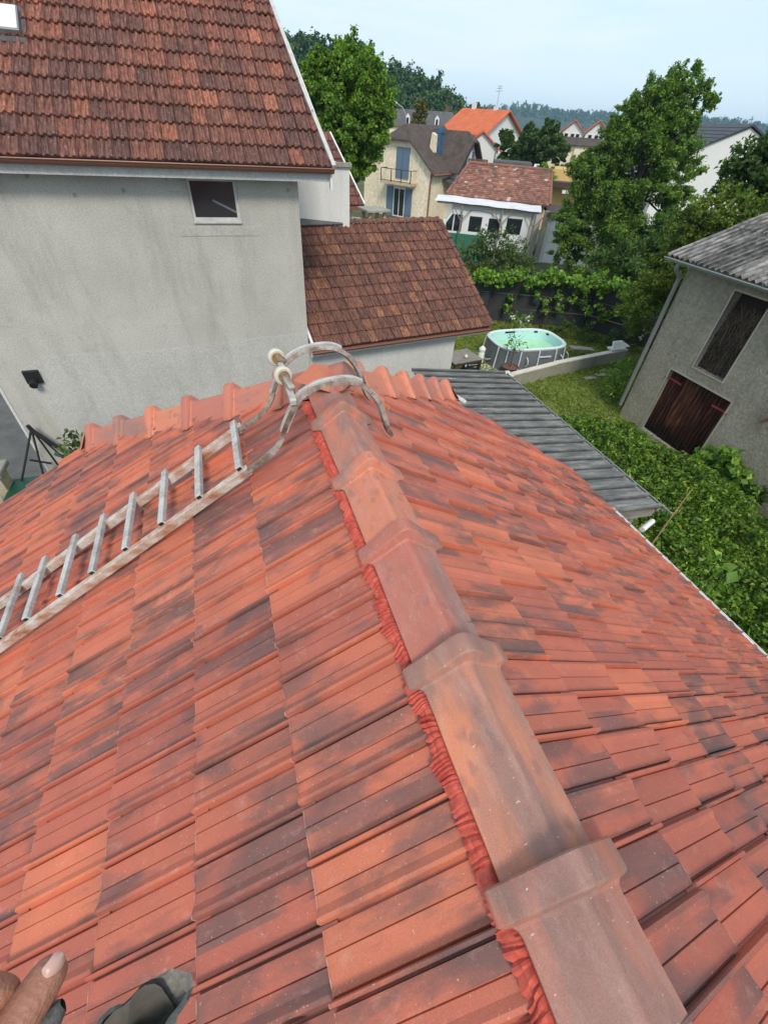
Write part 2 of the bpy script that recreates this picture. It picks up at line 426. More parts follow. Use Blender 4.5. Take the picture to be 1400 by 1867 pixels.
MAT['leaf_dark'] = leaf_mat('dark_tree_leaves', [(0.000, (0.0286, 0.0637, 0.0145)), (0.500, (0.0570, 0.1139, 0.0218)), (1.000, (0.1109, 0.1822, 0.0339))])
MAT['leaf_hedge'] = leaf_mat('glossy_hedge_leaves', [(0.000, (0.0313, 0.0767, 0.0080)), (0.400, (0.0706, 0.1470, 0.0120)), (0.750, (0.1332, 0.2237, 0.0180)), (1.000, (0.2508, 0.3324, 0.0299))], 0.3, 0.35)
MAT['leaf_vine'] = leaf_mat('vine_leaves', [(0.000, (0.0696, 0.1546, 0.0227)), (0.400, (0.1290, 0.2545, 0.0333)), (0.800, (0.2183, 0.3636, 0.0530)), (1.000, (0.3769, 0.5092, 0.0908))])
MAT['leaf_olive'] = leaf_mat('dull_olive_leaves', [(0.000, (0.0455, 0.0754, 0.0225)), (0.500, (0.0806, 0.1274, 0.0350)), (1.000, (0.1430, 0.1950, 0.0625))])
MAT['leaf_row'] = leaf_mat('olive_green_hedge_leaves', [(0.000, (0.0488, 0.0813, 0.0115)), (0.400, (0.1056, 0.1625, 0.0202)), (0.800, (0.1706, 0.2438, 0.0288)), (1.000, (0.2438, 0.3087, 0.0432))])
MAT['leaf_yellow'] = leaf_mat('yellowing_leaves', [(0.0, (0.06, 0.075, 0.02)), (0.5, (0.14, 0.13, 0.03)), (1.0, (0.24, 0.19, 0.05))])
MAT['leaf_forest'] = leaf_mat('forest_leaves', [(0.000, (0.0269, 0.0624, 0.0166)), (0.500, (0.0478, 0.1030, 0.0248)), (1.000, (0.0822, 0.1560, 0.0345))], 0.2)
MAT['grass'] = leaf_mat('grass_blades', [(0.000, (0.1025, 0.1529, 0.0218)), (0.500, (0.1863, 0.2495, 0.0339)), (1.000, (0.3167, 0.3543, 0.0605))])
MAT['petal'] = leaf_mat('white_petals', [(0.0, (0.62, 0.60, 0.55)), (1.0, (0.78, 0.76, 0.72))], 0.2)
MAT['skin'] = None
MAT['glove'] = grain('grey_work_leather', [(0.3, (0.11, 0.105, 0.092)), (0.7, (0.25, 0.24, 0.215))], scale=30, rough=0.9, bscale=150, bstr=0.5, bdist=0.003, sp=0.25, fine=250)
k = NT('skin')
v = k.obj()
c = k.ramp(k.noise(v, 28, 4), [(0.3, (0.30, 0.125, 0.080)), (0.7, (0.42, 0.195, 0.130))])
c = k.mix(k.ramp(k.noise(v, 9, 2), [(0.45, 0.0), (0.65, 0.5)]), c, (0.42, 0.145, 0.105))
c = k.mix(k.ramp(k.noise(v, 120, 4, .7), [(.55, 0.0), (.75, .35)]), c, (0.23, 0.10, 0.07))
k.bump(k.math('ADD', k.noise(v, 380, 4, 0.7), k.math('MULTIPLY', k.voro(k.mapv(v, (1.0, 1.0, 1.6)), 260), 0.8)), 0.55, 0.0016)
k.done(c, 0.5, 0, 0.4)
k.b.inputs['Subsurface Weight'].default_value = 0.15
k.b.inputs['Subsurface Radius'].default_value = (0.01, 0.004, 0.002)
MAT['skin'] = k.m
MAT['lining'] = plain('brown_glove_lining', (0.10, 0.088, 0.074), 0.95, sp=0.3)
MAT['nail'] = plain('finger_nail', (0.50, 0.31, 0.26), 0.35, sp=0.05)
MAT['asphalt'] = grain('alley_asphalt', [(0.3, (0.085, 0.085, 0.085)), (0.7, (0.14, 0.14, 0.135))], scale=2, rough=0.95, bscale=120, bstr=0.4, bdist=0.005)
MAT['terrace'] = grain('grey_terrace', [(0.3, (0.22, 0.22, 0.215)), (0.7, (0.34, 0.34, 0.33))], scale=1.5, rough=0.9)
MAT['ground'] = grain('meadow_ground', [(0.3, (0.045, 0.062, 0.02)), (0.5, (0.075, 0.098, 0.03)), (0.7, (0.13, 0.115, 0.06))], scale=0.25, rough=1.0, detail=9, bscale=6, bstr=0.5, bdist=0.05)
MAT['lawn'] = grain('lawn_ground', [(0.3, (0.10, 0.135, 0.035)), (0.55, (0.155, 0.19, 0.05)), (0.72, (0.24, 0.22, 0.10))], scale=1.1, rough=1.0, detail=8, bscale=30, bstr=0.6, bdist=0.03)
MAT['hill'] = grain('wooded_hill_ground', [(0.3, (0.02, 0.035, 0.015)), (0.7, (0.05, 0.075, 0.028))], scale=0.05, rough=1.0, detail=9, bscale=0.3, bstr=0.8, bdist=2.0)

# dirt and painted shade at rib feet, moss and painted shade in wave troughs
k_ = MAT['corrugated']
t_ = k_.node_tree
bs = t_.nodes['Principled BSDF']
src = bs.inputs['Base Color'].links[0].from_socket
tcn = next(n for n in t_.nodes if n.bl_idname == 'ShaderNodeTexCoord')
sp_ = t_.nodes.new('ShaderNodeSeparateXYZ')
t_.links.new(tcn.outputs['Object'], sp_.inputs[0])
ma = t_.nodes.new('ShaderNodeMath'); ma.operation = 'SUBTRACT'; ma.inputs[1].default_value = 3.46
t_.links.new(sp_.outputs[1], ma.inputs[0])
mb_n = t_.nodes.new('ShaderNodeMath'); mb_n.operation = 'DIVIDE'; mb_n.inputs[1].default_value = 0.277
t_.links.new(ma.outputs[0], mb_n.inputs[0])
mc_ = t_.nodes.new('ShaderNodeMath'); mc_.operation = 'FRACT'
t_.links.new(mb_n.outputs[0], mc_.inputs[0])
rr_ = t_.nodes.new('ShaderNodeValToRGB')
st_ = [(0.0, 1.0), (0.03, 0.15), (0.28, 0.0), (0.31, 1.0), (0.38, 0.35), (0.46, 0.0), (0.62, 0.25), (0.7, 0.0), (0.9, 0.4), (0.97, 1.0)]  # dark stops at the rib feet paint in shade that sets the ribs off
while len(rr_.color_ramp.elements) < len(st_):
    rr_.color_ramp.elements.new(.5)
for e_, (p_, c_) in zip(rr_.color_ramp.elements, st_):
    e_.position = p_; e_.color = (c_, c_, c_, 1)
t_.links.new(mc_.outputs[0], rr_.inputs[0])
nz_ = t_.nodes.new('ShaderNodeTexNoise'); nz_.inputs['Scale'].default_value = 5; nz_.inputs['Detail'].default_value = 6
t_.links.new(tcn.outputs['Object'], nz_.inputs['Vector'])
mr_ = t_.nodes.new('ShaderNodeMapRange'); mr_.inputs[1].default_value = .3; mr_.inputs[2].default_value = .6; mr_.inputs[3].default_value = 0.6; mr_.inputs[4].default_value = 0.95
t_.links.new(nz_.outputs[0], mr_.inputs[0])
mm_ = t_.nodes.new('ShaderNodeMath'); mm_.operation = 'MULTIPLY'
t_.links.new(rr_.outputs[0], mm_.inputs[0]); t_.links.new(mr_.outputs[0], mm_.inputs[1])
mx_ = t_.nodes.new('ShaderNodeMix'); mx_.data_type = 'RGBA'
t_.links.new(mm_.outputs[0], mx_.inputs['Factor']); t_.links.new(src, mx_.inputs['A']); mx_.inputs['B'].default_value = (0.03, 0.031, 0.031, 1)
t_.links.new(mx_.outputs['Result'], bs.inputs['Base Color'])

k_ = MAT['fibro']
t_ = k_.node_tree
bs = t_.nodes['Principled BSDF']
src = bs.inputs['Base Color'].links[0].from_socket
tcn = next(n for n in t_.nodes if n.bl_idname == 'ShaderNodeTexCoord')
sp_ = t_.nodes.new('ShaderNodeSeparateXYZ')
t_.links.new(tcn.outputs['Object'], sp_.inputs[0])
ma = t_.nodes.new('ShaderNodeMath'); ma.operation = 'SUBTRACT'; ma.inputs[1].default_value = 10.35
t_.links.new(sp_.outputs[1], ma.inputs[0])
mb_n = t_.nodes.new('ShaderNodeMath'); mb_n.operation = 'DIVIDE'; mb_n.inputs[1].default_value = 0.177
t_.links.new(ma.outputs[0], mb_n.inputs[0])
mc_ = t_.nodes.new('ShaderNodeMath'); mc_.operation = 'FRACT'
t_.links.new(mb_n.outputs[0], mc_.inputs[0])
rr_ = t_.nodes.new('ShaderNodeValToRGB')
st_ = [(0.0, 0.0), (0.2, 0.1), (0.38, 0.9), (0.62, 0.9), (0.8, 0.1), (1.0, 0.0)]  # mid-wave stops darken the troughs, painting the shade between crests
while len(rr_.color_ramp.elements) < len(st_):
    rr_.color_ramp.elements.new(.5)
for e_, (p_, c_) in zip(rr_.color_ramp.elements, st_):
    e_.position = p_; e_.color = (c_, c_, c_, 1)
t_.links.new(mc_.outputs[0], rr_.inputs[0])
nz_ = t_.nodes.new('ShaderNodeTexNoise'); nz_.inputs['Scale'].default_value = 5; nz_.inputs['Detail'].default_value = 6
t_.links.new(tcn.outputs['Object'], nz_.inputs['Vector'])
mr_ = t_.nodes.new('ShaderNodeMapRange'); mr_.inputs[1].default_value = .3; mr_.inputs[2].default_value = .6; mr_.inputs[3].default_value = 0.55; mr_.inputs[4].default_value = 1.0
t_.links.new(nz_.outputs[0], mr_.inputs[0])
mm_ = t_.nodes.new('ShaderNodeMath'); mm_.operation = 'MULTIPLY'
t_.links.new(rr_.outputs[0], mm_.inputs[0]); t_.links.new(mr_.outputs[0], mm_.inputs[1])
mx_ = t_.nodes.new('ShaderNodeMix'); mx_.data_type = 'RGBA'
t_.links.new(mm_.outputs[0], mx_.inputs['Factor']); t_.links.new(src, mx_.inputs['A']); mx_.inputs['B'].default_value = (0.02, 0.02, 0.021, 1)
t_.links.new(mx_.outputs['Result'], bs.inputs['Base Color'])


# ------------------------------------------------------------------ mesh helpers
class MB:
    def __init__(s):
        s.v = []
        s.f = []

    def add(s, vs, fs):
        o = len(s.v)
        s.v += [tuple(p) for p in vs]
        s.f += [tuple(i + o for i in f) for f in fs]
        return s

    def box(s, lo, hi, m=None):
        x0, y0, z0 = lo
        x1, y1, z1 = hi
        vs = [(x0, y0, z0), (x1, y0, z0), (x1, y1, z0), (x0, y1, z0), (x0, y0, z1), (x1, y0, z1), (x1, y1, z1), (x0, y1, z1)]
        if m is not None:
            vs = [tuple(m @ Vector(p)) for p in vs]
        return s.add(vs, [(0, 3, 2, 1), (4, 5, 6, 7), (0, 1, 5, 4), (1, 2, 6, 5), (2, 3, 7, 6), (3, 0, 4, 7)])

    def bar(s, a, b, wd, ht, up=(0, 0, 1)):
        a, b = Vector(a), Vector(b)
        d = (b - a).normalized()
        u = Vector(up)
        x = d.cross(u)
        if x.length < 1e-4:
            x = d.cross(Vector((1, 0, 0)))
        x.normalize()
        u = x.cross(d).normalized()
        vs = []
        for p in (a, b):
            for sx, su in ((-1, -1), (1, -1), (1, 1), (-1, 1)):
                vs.append(p + x * (sx * wd / 2) + u * (su * ht / 2))
        return s.add(vs, [(3, 2, 1, 0), (4, 5, 6, 7), (0, 1, 5, 4), (1, 2, 6, 5), (2, 3, 7, 6), (3, 0, 4, 7)])

    def tube(s, pts, r, n=8, caps=True, sq=None):
        pts = [Vector(p) for p in pts]
        rs = r if isinstance(r, (list, tuple)) else [r] * len(pts)
        d0 = (pts[1] - pts[0]).normalized()
        ref = Vector((0, 0, 1)) if abs(d0.z) < 0.9 else Vector((0, 1, 0))
        x = d0.cross(ref).normalized()
        vs = []
        for i, p in enumerate(pts):
            d = (pts[min(i + 1, len(pts) - 1)] - pts[max(i - 1, 0)]).normalized()
            x = (x - d * x.dot(d)).normalized()
            y = d.cross(x)
            for j in range(n):
                a = 2 * PI * j / n + (PI / n if sq else 0)
                q = p + x * (math.cos(a) * rs[i]) + y * (math.sin(a) * rs[i] * (sq or 1))
                vs.append(q)
        fs = []
        for i in range(len(pts) - 1):
            for j in range(n):
                k2 = (j + 1) % n
                fs.append((i * n + j, i * n + k2, (i + 1) * n + k2, (i + 1) * n + j))
        if caps:
            fs.append(tuple(reversed(range(n))))
            fs.append(tuple((len(pts) - 1) * n + j for j in range(n)))
        return s.add(vs, fs)

    def lathe(s, prof, c, n=20, axis=None):
        m = Matrix.Translation(Vector(c))
        if axis is not None:
            m = m @ Vector((0, 0, 1)).rotation_difference(Vector(axis)).to_matrix().to_4x4()
        vs = []
        for r, z in prof:
            for j in range(n):
                a = 2 * PI * j / n
                vs.append(m @ Vector((r * math.cos(a), r * math.sin(a), z)))
        fs = []
        for i in range(len(prof) - 1):
            for j in range(n):
                k2 = (j + 1) % n
                fs.append((i * n + j, i * n + k2, (i + 1) * n + k2, (i + 1) * n + j))
        fs.append(tuple(reversed(range(n))))
        fs.append(tuple((len(prof) - 1) * n + j for j in range(n)))
        return s.add(vs, fs)

    def prism(s, poly, vec):
        n = len(poly)
        vec = Vector(vec)
        vs = [Vector(p) for p in poly] + [Vector(p) + vec for p in poly]
        fs = [tuple(range(n)), tuple(reversed(range(n, 2 * n)))]
        for i in range(n):
            j = (i + 1) % n
            fs.append((j, i, n + i, n + j))
        return s.add(vs, fs)

    def grid(s, rows):
        nr, nc = len(rows), len(rows[0])
        vs = [p for r in rows for p in r]
        fs = [(i * nc + j, i * nc + j + 1, (i + 1) * nc + j + 1, (i + 1) * nc + j) for i in range(nr - 1) for j in range(nc - 1)]
        return s.add(vs, fs)

    def mesh(s, name, mat, smooth=False, bevel=0.0, fix=True):
        me = bpy.data.meshes.new(name)
        me.from_pydata(s.v, [], s.f)
        if fix or bevel:
            bm = bmesh.new()
            bm.from_mesh(me)
            if fix:
                bmesh.ops.recalc_face_normals(bm, faces=bm.faces)
            if bevel:
                es = [e for e in bm.edges if len(e.link_faces) == 2 and e.calc_face_angle(0) > 0.6]
                bmesh.ops.bevel(bm, geom=es, offset=bevel, segments=2, affect='EDGES', profile=0.5, clamp_overlap=True)
            bm.to_mesh(me)
            bm.free()
        if mat:
            me.materials.append(mat)
        if smooth:
            me.polygons.foreach_set('use_smooth', [True] * len(me.polygons))
            try:
                me.set_sharp_from_angle(angle=R(40))
            except Exception:
                pass
        return me

    def build(s, name, mat, parent=None, smooth=False, bevel=0.0, fix=True):
        if isinstance(mat, str):
            mat = MAT[mat]
        return link(name, s.mesh(name, mat, smooth, bevel, fix), parent)


def link(name, me, parent=None, mw=None):
    o = bpy.data.objects.new(name, me)
    COL.objects.link(o)
    if parent is not None:
        o.parent = parent
        if parent.type == 'EMPTY':
            o.matrix_parent_inverse = Matrix.Translation(-Vector(parent.location))
    if mw is not None:
        o.matrix_basis = mw
    return o


def tag(o, label=None, cat=None, group=None, kind=None):
    if label:
        o['label'] = label
    if cat:
        o['category'] = cat
    if group:
        o['group'] = group
    if kind:
        o['kind'] = kind
    return o


def thing(name, label, cat, loc=(0, 0, 0), group=None):
    o = bpy.data.objects.new(name, None)
    o.location = loc
    o.empty_display_size = 0.2
    COL.objects.link(o)
    return tag(o, label, cat, group)


def copy_thing(o, loc, label=None):
    c = o.copy()
    c.location = loc
    COL.objects.link(c)
    if label:
        c['label'] = label
    for ch in o.children:
        d = ch.copy()
        d.parent = c
        COL.objects.link(d)
        for g in ch.children:
            e = g.copy()
            e.parent = d
            COL.objects.link(e)
    return c


# leaves: many small folded blades spread through clumps
def leaf_arrays(blobs, n, size, aspect, rs, subs=22, subr=0.27, shell=(0.55, 1.0), up=0.35):
    rad = np.array([b[3] for b in blobs])
    wgt = rad ** 2
    wgt = wgt / wgt.sum()
    P, N = [], []
    for b, wv in zip(blobs, wgt):
        nb = int(n * wv)
        if nb < 3:
            continue
        c = np.array(b[:3])
        r = np.array(b[3:6]) if len(b) >= 6 else np.array([b[3]] * 3)
        d = rs.normal(size=(subs, 3))
        d /= np.linalg.norm(d, axis=1)[:, None]
        sc = c + d * r * rs.uniform(shell[0], shell[1], (subs, 1))
        pick = rs.integers(0, subs, nb)
        ds = d[pick]
        axs = ds + np.array([0, 0, 0.35]) + rs.normal(size=(subs, 3))[pick] * 0.35
        g = np.clip(rs.normal(size=(nb, 3)), -1.5, 1.5) * 0.50
        ln_ = np.minimum(np.abs(rs.normal(size=(nb, 1))), 1.5) * 0.72
        sz_ = rs.uniform(0.55, 1.35, subs)[pick][:, None]
        p = sc[pick] + (g * np.array([1, 1, 0.75]) + axs * ln_) * subr * r * sz_
        nn = ds * 0.35 + g * 0.35 + rs.normal(size=(nb, 3)) * 0.8 + np.array([0, 0, up + 0.2])
        P.append(p)
        N.append(nn)
    return np.concatenate(P), np.concatenate(N)


def leaf_mesh(name, P, N, size, aspect, mat, rs, jitter=0.4):
    n = len(P)
    N = N / np.linalg.norm(N, axis=1)[:, None]
    t = rs.normal(size=(n, 3))
    t -= N * (t * N).sum(1)[:, None]
    t /= np.linalg.norm(t, axis=1)[:, None]
    b = np.cross(N, t)
    L = (size * rs.uniform(1 - jitter, 1 + jitter, n))[:, None]
    W = L * aspect
    v = np.empty((n, 4, 3))
    v[:, 0] = P - t * L * 0.5
    v[:, 1] = P + b * W * 0.5 + N * W * 0.18
    v[:, 2] = P + t * L * 0.5 - N * L * 0.10
    v[:, 3] = P - b * W * 0.5 + N * W * 0.18
    me = bpy.data.meshes.new(name)
    me.vertices.add(n * 4)
    me.vertices.foreach_set('co', v.reshape(-1))
    i = np.arange(n) * 4
    tri = np.stack([i, i + 1, i + 2, i, i + 2, i + 3], 1).reshape(-1)
    me.loops.add(n * 6)
    me.loops.foreach_set('vertex_index', tri.astype(np.int32))
    me.polygons.add(n * 2)
    me.polygons.foreach_set('loop_start', (np.arange(n * 2) * 3).astype(np.int32))
    me.polygons.foreach_set('loop_total', np.full(n * 2, 3, np.int32))
    me.update()
    me.materials.append(mat if not isinstance(mat, str) else MAT[mat])
    return me


def leaves(name, blobs, n, size, aspect, mat, parent=None, seed=1, **kw):
    rs = np.random.default_rng(seed)
    P, N = leaf_arrays(blobs, n, size, aspect, rs, **kw)
    return link(name, leaf_mesh(name, P, N, size, aspect, mat, rs), parent)


def tree(name, label, cat, base, blobs, n, size, mat, trunk_r, seed, lean=None, aspect=0.5, group=None, limbs=True, **kw):
    o = thing(name, label, cat, base, group)
    leaves('crown', blobs, n, size, aspect, mat, o, seed, **kw)
    b = Vector(base)
    cs = [Vector(x[:3]) for x in blobs if x[3] > 0.2]
    cen = sum(cs, Vector()) / len(cs)
    top = max(cs, key=lambda c: c.z)
    mid = Vector((cen.x, cen.y, (b.z + cen.z) / 2 + 0.2))
    m = MB()
    m.tube([b, b.lerp(mid, 0.5) + Vector((0.05, 0.03, 0)), mid, cen, top], [trunk_r * 1.25, trunk_r, trunk_r * 0.85, trunk_r * 0.5, trunk_r * 0.12], 9)
    m.build('trunk', 'bark', o, True)
    if limbs:
        q = random.Random(seed)
        for c in cs:
            st = mid.lerp(cen, q.uniform(0.0, 0.8))
            mm = MB()
            k2 = st.lerp(c, 0.5) + Vector((q.uniform(-.2, .2), q.uniform(-.2, .2), 0.25 * (c - st).length * 0.4))
            mm.tube([st, k2, c], [trunk_r * 0.42, trunk_r * 0.28, trunk_r * 0.08], 6)
            mm.build('limb', 'bark', o, True)
    return o


# roof tiles ---------------------------------------------------------
def tile_mesh(name, prof, W, L, tilt, thick, mat):
    """profile across x (0..W), slope along y (lower edge at y=0), normal along z"""
    m = MB()
    rows = []
    ys = [(-L, 0.0), (-0.012, 0.0), (-0.003, -0.0022), (0.0, -0.007)]
    for y, dz in ys:
        rows.append([(a * W, y, h + dz + tilt * (1 + y / L)) for a, h in prof])
    rows.append([(a * W, -0.002, tilt - thick) for a, h in prof])
    m.grid(rows)
    me = m.mesh(name, mat, False, 0, fix=False)
    return me


def lay_tiles(parent, me, ref, v, nrm, W, a0, ncol, lows, L, cuts, stagger, mat, limit=300, jit=0.002, name='tile', keep_out=0.04):
    """rows of tiles; cuts = (point, outward normal): what lies outside is cut off"""
    v, nrm = Vector(v).normalized(), Vector(nrm).normalized()
    a = v.cross(nrm)
    rot = Matrix((a, v, nrm)).transposed().to_4x4()
    vis, hid = [], []
    q = random.Random(len(lows) * 31 + ncol)
    for k2, d in enumerate(lows):
        off = stagger * W * (k2 % 2)
        for i in range(ncol):
            o = Vector(ref) + a * (a0 + off + i * W) + v * d + nrm * q.uniform(-jit, jit) + a * q.uniform(-jit, jit) * 0.6 + v * q.uniform(-jit, jit)
            mw = Matrix.Translation(o) @ rot @ Matrix.Rotation(q.uniform(-0.006, 0.006), 4, 'Z') @ Matrix.Rotation(q.uniform(-0.004, 0.004), 4, 'X') @ Matrix.Rotation(q.uniform(-0.006, 0.006), 4, 'Y')
            cor = [mw @ Vector((x, y, 0)) for x in (0, W) for y in (-L, 0)]
            st = 0
            skip = False
            for pc, pn in cuts:
                ds = [(c - Vector(pc)).dot(Vector(pn)) for c in cor]
                if min(ds) > -0.01:
                    skip = True
                elif max(ds) > 0.004:
                    st = 1
            if skip:
                continue
            px = [project(c) for c in cor]
            seen = any(p and -60 < p[0] < 1460 and -60 < p[1] < 1940 for p in px)
            size = 0
            if seen and all(px):
                size = abs((px[0][0] - px[3][0]) * (px[1][1] - px[2][1]) - (px[0][1] - px[3][1]) * (px[1][0] - px[2][0]))
            (vis if seen else hid).append((size, mw, st))
    vis.sort(key=lambda t: -t[0])
    hid += vis[limit:]
    vis = vis[:limit]

    def cut_mesh(mw, bm):
        for pc, pn in cuts:
            geom = bm.verts[:] + bm.edges[:] + bm.faces[:]
            inv = mw.inverted()
            bmesh.ops.bisect_plane(bm, geom=geom, plane_co=inv @ Vector(pc), plane_no=inv.to_3x3() @ Vector(pn), clear_outer=True)
    for size, mw, st in vis:
        mm = me
        if st:
            bm = bmesh.new()
            bm.from_mesh(me)
            cut_mesh(mw, bm)
            if not bm.faces:
                bm.free()
                continue
            mm = bpy.data.meshes.new(me.name)
            mm.materials.append(mat)
            bm.to_mesh(mm)
            bm.free()
        link(name, mm, parent, mw)
    if hid:
        bm = bmesh.new()
        for size, mw, st in hid:
            b2 = bmesh.new()
            b2.from_mesh(me)
            if st:
                cut_mesh(mw, b2)
            b2.transform(mw)
            t2 = bpy.data.meshes.new('tmp')
            b2.to_mesh(t2)
            b2.free()
            bm.from_mesh(t2)
            bpy.data.meshes.remove(t2)
        mm = bpy.data.meshes.new('tile_field')
        mm.materials.append(mat)
        bm.to_mesh(mm)
        bm.free()
        tag(link('tile_field', mm, parent), kind='stuff')
    return len(vis), len(hid)


def wall_holes(m, O, U, V, w, h, holes, depth):
    """front face of a wall with rectangular holes and their reveals; U x V points outward"""
    O, U, V = Vector(O), Vector(U).normalized(), Vector(V).normalized()
    N = U.cross(V)
    us = sorted({0, w, *[x for hh in holes for x in hh[:2]]})
    vs = sorted({0, h, *[x for hh in holes for x in hh[2:]]})
    for i in range(len(us) - 1):
        for j in range(len(vs) - 1):
            cu, cv = (us[i] + us[i + 1]) / 2, (vs[j] + vs[j + 1]) / 2
            if any(a < cu < b and c < cv < d for a, b, c, d in holes):
                continue
            m.add([O + U * us[i] + V * vs[j], O + U * us[i + 1] + V * vs[j], O + U * us[i + 1] + V * vs[j + 1], O + U * us[i] + V * vs[j + 1]], [(0, 1, 2, 3)])
    for a, b, c, d in holes:
        q = [O + U * a + V * c, O + U * b + V * c, O + U * b + V * d, O + U * a + V * d]
        bk = [p - N * depth for p in q]
        for i in range(4):
            j = (i + 1) % 4
            m.add([q[i], q[j], bk[j], bk[i]], [(0, 1, 2, 3)])
    return m


# ------------------------------------------------------------------ ground
m = MB()
m.add([(-2500, -2500, 0), (2500, -2500, 0), (2500, 2500, 0), (-2500, 2500, 0)], [(0, 1, 2, 3)])
tag(m.build('ground', 'ground'), kind='structure')
m = MB()
m.add([(4.3, -4, .004), (11.9, -4, .004), (11.9, 9.7, .004), (20, 9.7, .004), (20, 20, .004), (4.3, 20, .004)], [(0, 1, 2, 3, 4, 5)])
tag(m.build('lawn', 'lawn'), kind='structure')
m = MB()
m.add([(-30, -10, .005), (-2.9, -10, .005), (-2.9, 4, .005), (4.2, 4, .005), (4.2, 9.2, .005), (-4.2, 9.2, .005), (-4.2, 30, .005), (-30, 30, .005)], [(0, 1, 2, 3, 4, 5, 6, 7)])
tag(m.build('alley_pavement', 'asphalt'), kind='structure')
m = MB()
m.add([(3, 17, .006), (11.0, 21, .006), (19.5, 44, .006), (12, 47, .006), (2, 40, .006)], [(0, 1, 2, 3, 4)])
tag(m.build('courtyard_pavement', 'terrace'), kind='structure')

# ------------------------------------------------------------------ the house with the new red roof
ZR, XR, TL, TR = 5.85, 0.483, 0.60, 0.64
YE, YA, Y0 = 3.83, 2.35, -3.1
XL, XE = -3.22, 4.14
aL, aR = math.atan(TL), math.atan(TR)


def zl(x): return ZR - TL * (XR - x)
def zr_(x): return ZR - TR * (x - XR)


HL, HR = (-1.29, YE, zl(-1.29)), (2.02, YE, zr_(2.02))
house = thing('tiled_house', 'house under the bright new red roof of interlocking tiles and angular ridge caps', 'house', (0.45, 0.4, 0))
wl, wr = XL + 0.25, XE - 0.3
m = MB()
for y in (YE - 0.13, Y0 + 0.13):
    pass
poly = [(wl, 0), (wr, 0), (wr, zr_(wr) - .1), (HR[0], HR[2] - .12), (HL[0], HL[2] - .12), (wl, zl(wl) - .1)]
m.prism([(x, YE - 0.13, z) for x, z in poly], (0, -(YE - Y0 - 0.26), 0))
m.build('wall', 'annex_wall', house)
nL, vL = Vector((-math.sin(aL), 0, math.cos(aL))), Vector((-math.cos(aL), 0, -math.sin(aL)))
nR, vR = Vector((math.sin(aR), 0, math.cos(aR))), Vector((math.cos(aR), 0, -math.sin(aR)))
W, E = 0.257, 0.381
PROF = [(0.0, -0.004), (0.02, 0.004), (0.274, 0.007), (0.282, 0.002), (0.290, 0.007), (0.455, 0.004), (0.466, -0.003), (0.486, -0.003), (0.512, 0.0195), (0.55, 0.0215), (0.62, 0.012), (0.714, 0.009), (0.722, 0.004), (0.730, 0.009), (0.925, 0.010), (0.931, -0.004), (0.952, -0.004), (0.957, 0.0205), (0.966, 0.0255), (0.990, 0.0255), (0.998, 0.021), (1.003, -0.010)]
TILE = tile_mesh('tile', PROF, W, E + 0.05, 0.026, 0.018, MAT['red_tile'])
off = 0.034


def hip_normal(h, side):
    d = Vector((h[0] - XR, h[1] - YA, 0)).normalized()
    n = Vector((-d.y, d.x, 0))
    return n if n.y > 0 else -n


for side, n, v, xe, h, nm in ((-1, nL, vL, XL, HL, 'l'), (1, nR, vR, XE, HR, 'r')):
    zf = zl if side < 0 else zr_
    P = [(XR, Y0, ZR), (XR, YA, ZR), h, (xe, YE, zf(xe)), (xe, Y0, zf(xe))]
    mm = MB()
    mm.prism([Vector(p) - n * off for p in P], n * -0.03)
    slope = mm.build('roof_slope', 'under', house)
    L = E + 0.05
    if side < 0:
        lows = [(XR + 0.0437) / math.cos(aL) + E * i for i in range(0, 10)]
        lows = [x + (0.0) for x in lows]
        ref, a0, ncol = Vector((XR, 0, ZR)) - n * 0.018, Y0 + 0.0, 29
    else:
        lows = [0.44 + E * i for i in range(0, 11)]
        lows[-1] = (XE - XR) / math.cos(aR) + 0.03
        ref, a0, ncol = Vector((XR, 0, ZR)) - n * 0.018, -YE - 0.04, 29
    hn = hip_normal(h, side)
    top = Vector(((0.345 if side < 0 else XR + 0.07), 0, 0))
    cuts = [(Vector((XR, YA, ZR)), hn), (Vector((0, YE + 0.02, 0)), Vector((0, 1, 0))), (top, Vector((-side, 0, 0))), (Vector((0, Y0, 0)), Vector((0, -1, 0)))]
    print('tiles', side, lay_tiles(slope, TILE, ref, v, n, W, a0, ncol, lows, L, cuts, 0.5, MAT['red_tile']))
# the small sloping triangle beyond the hips
m = MB()
m.prism([Vector((XR, YA, ZR - .03)), Vector(HR) - Vector((0, 0, .03)), Vector(HL) - Vector((0, 0, .03))], (0, 0, -0.03))
m.build('hip_slope', 'red_tile', house)


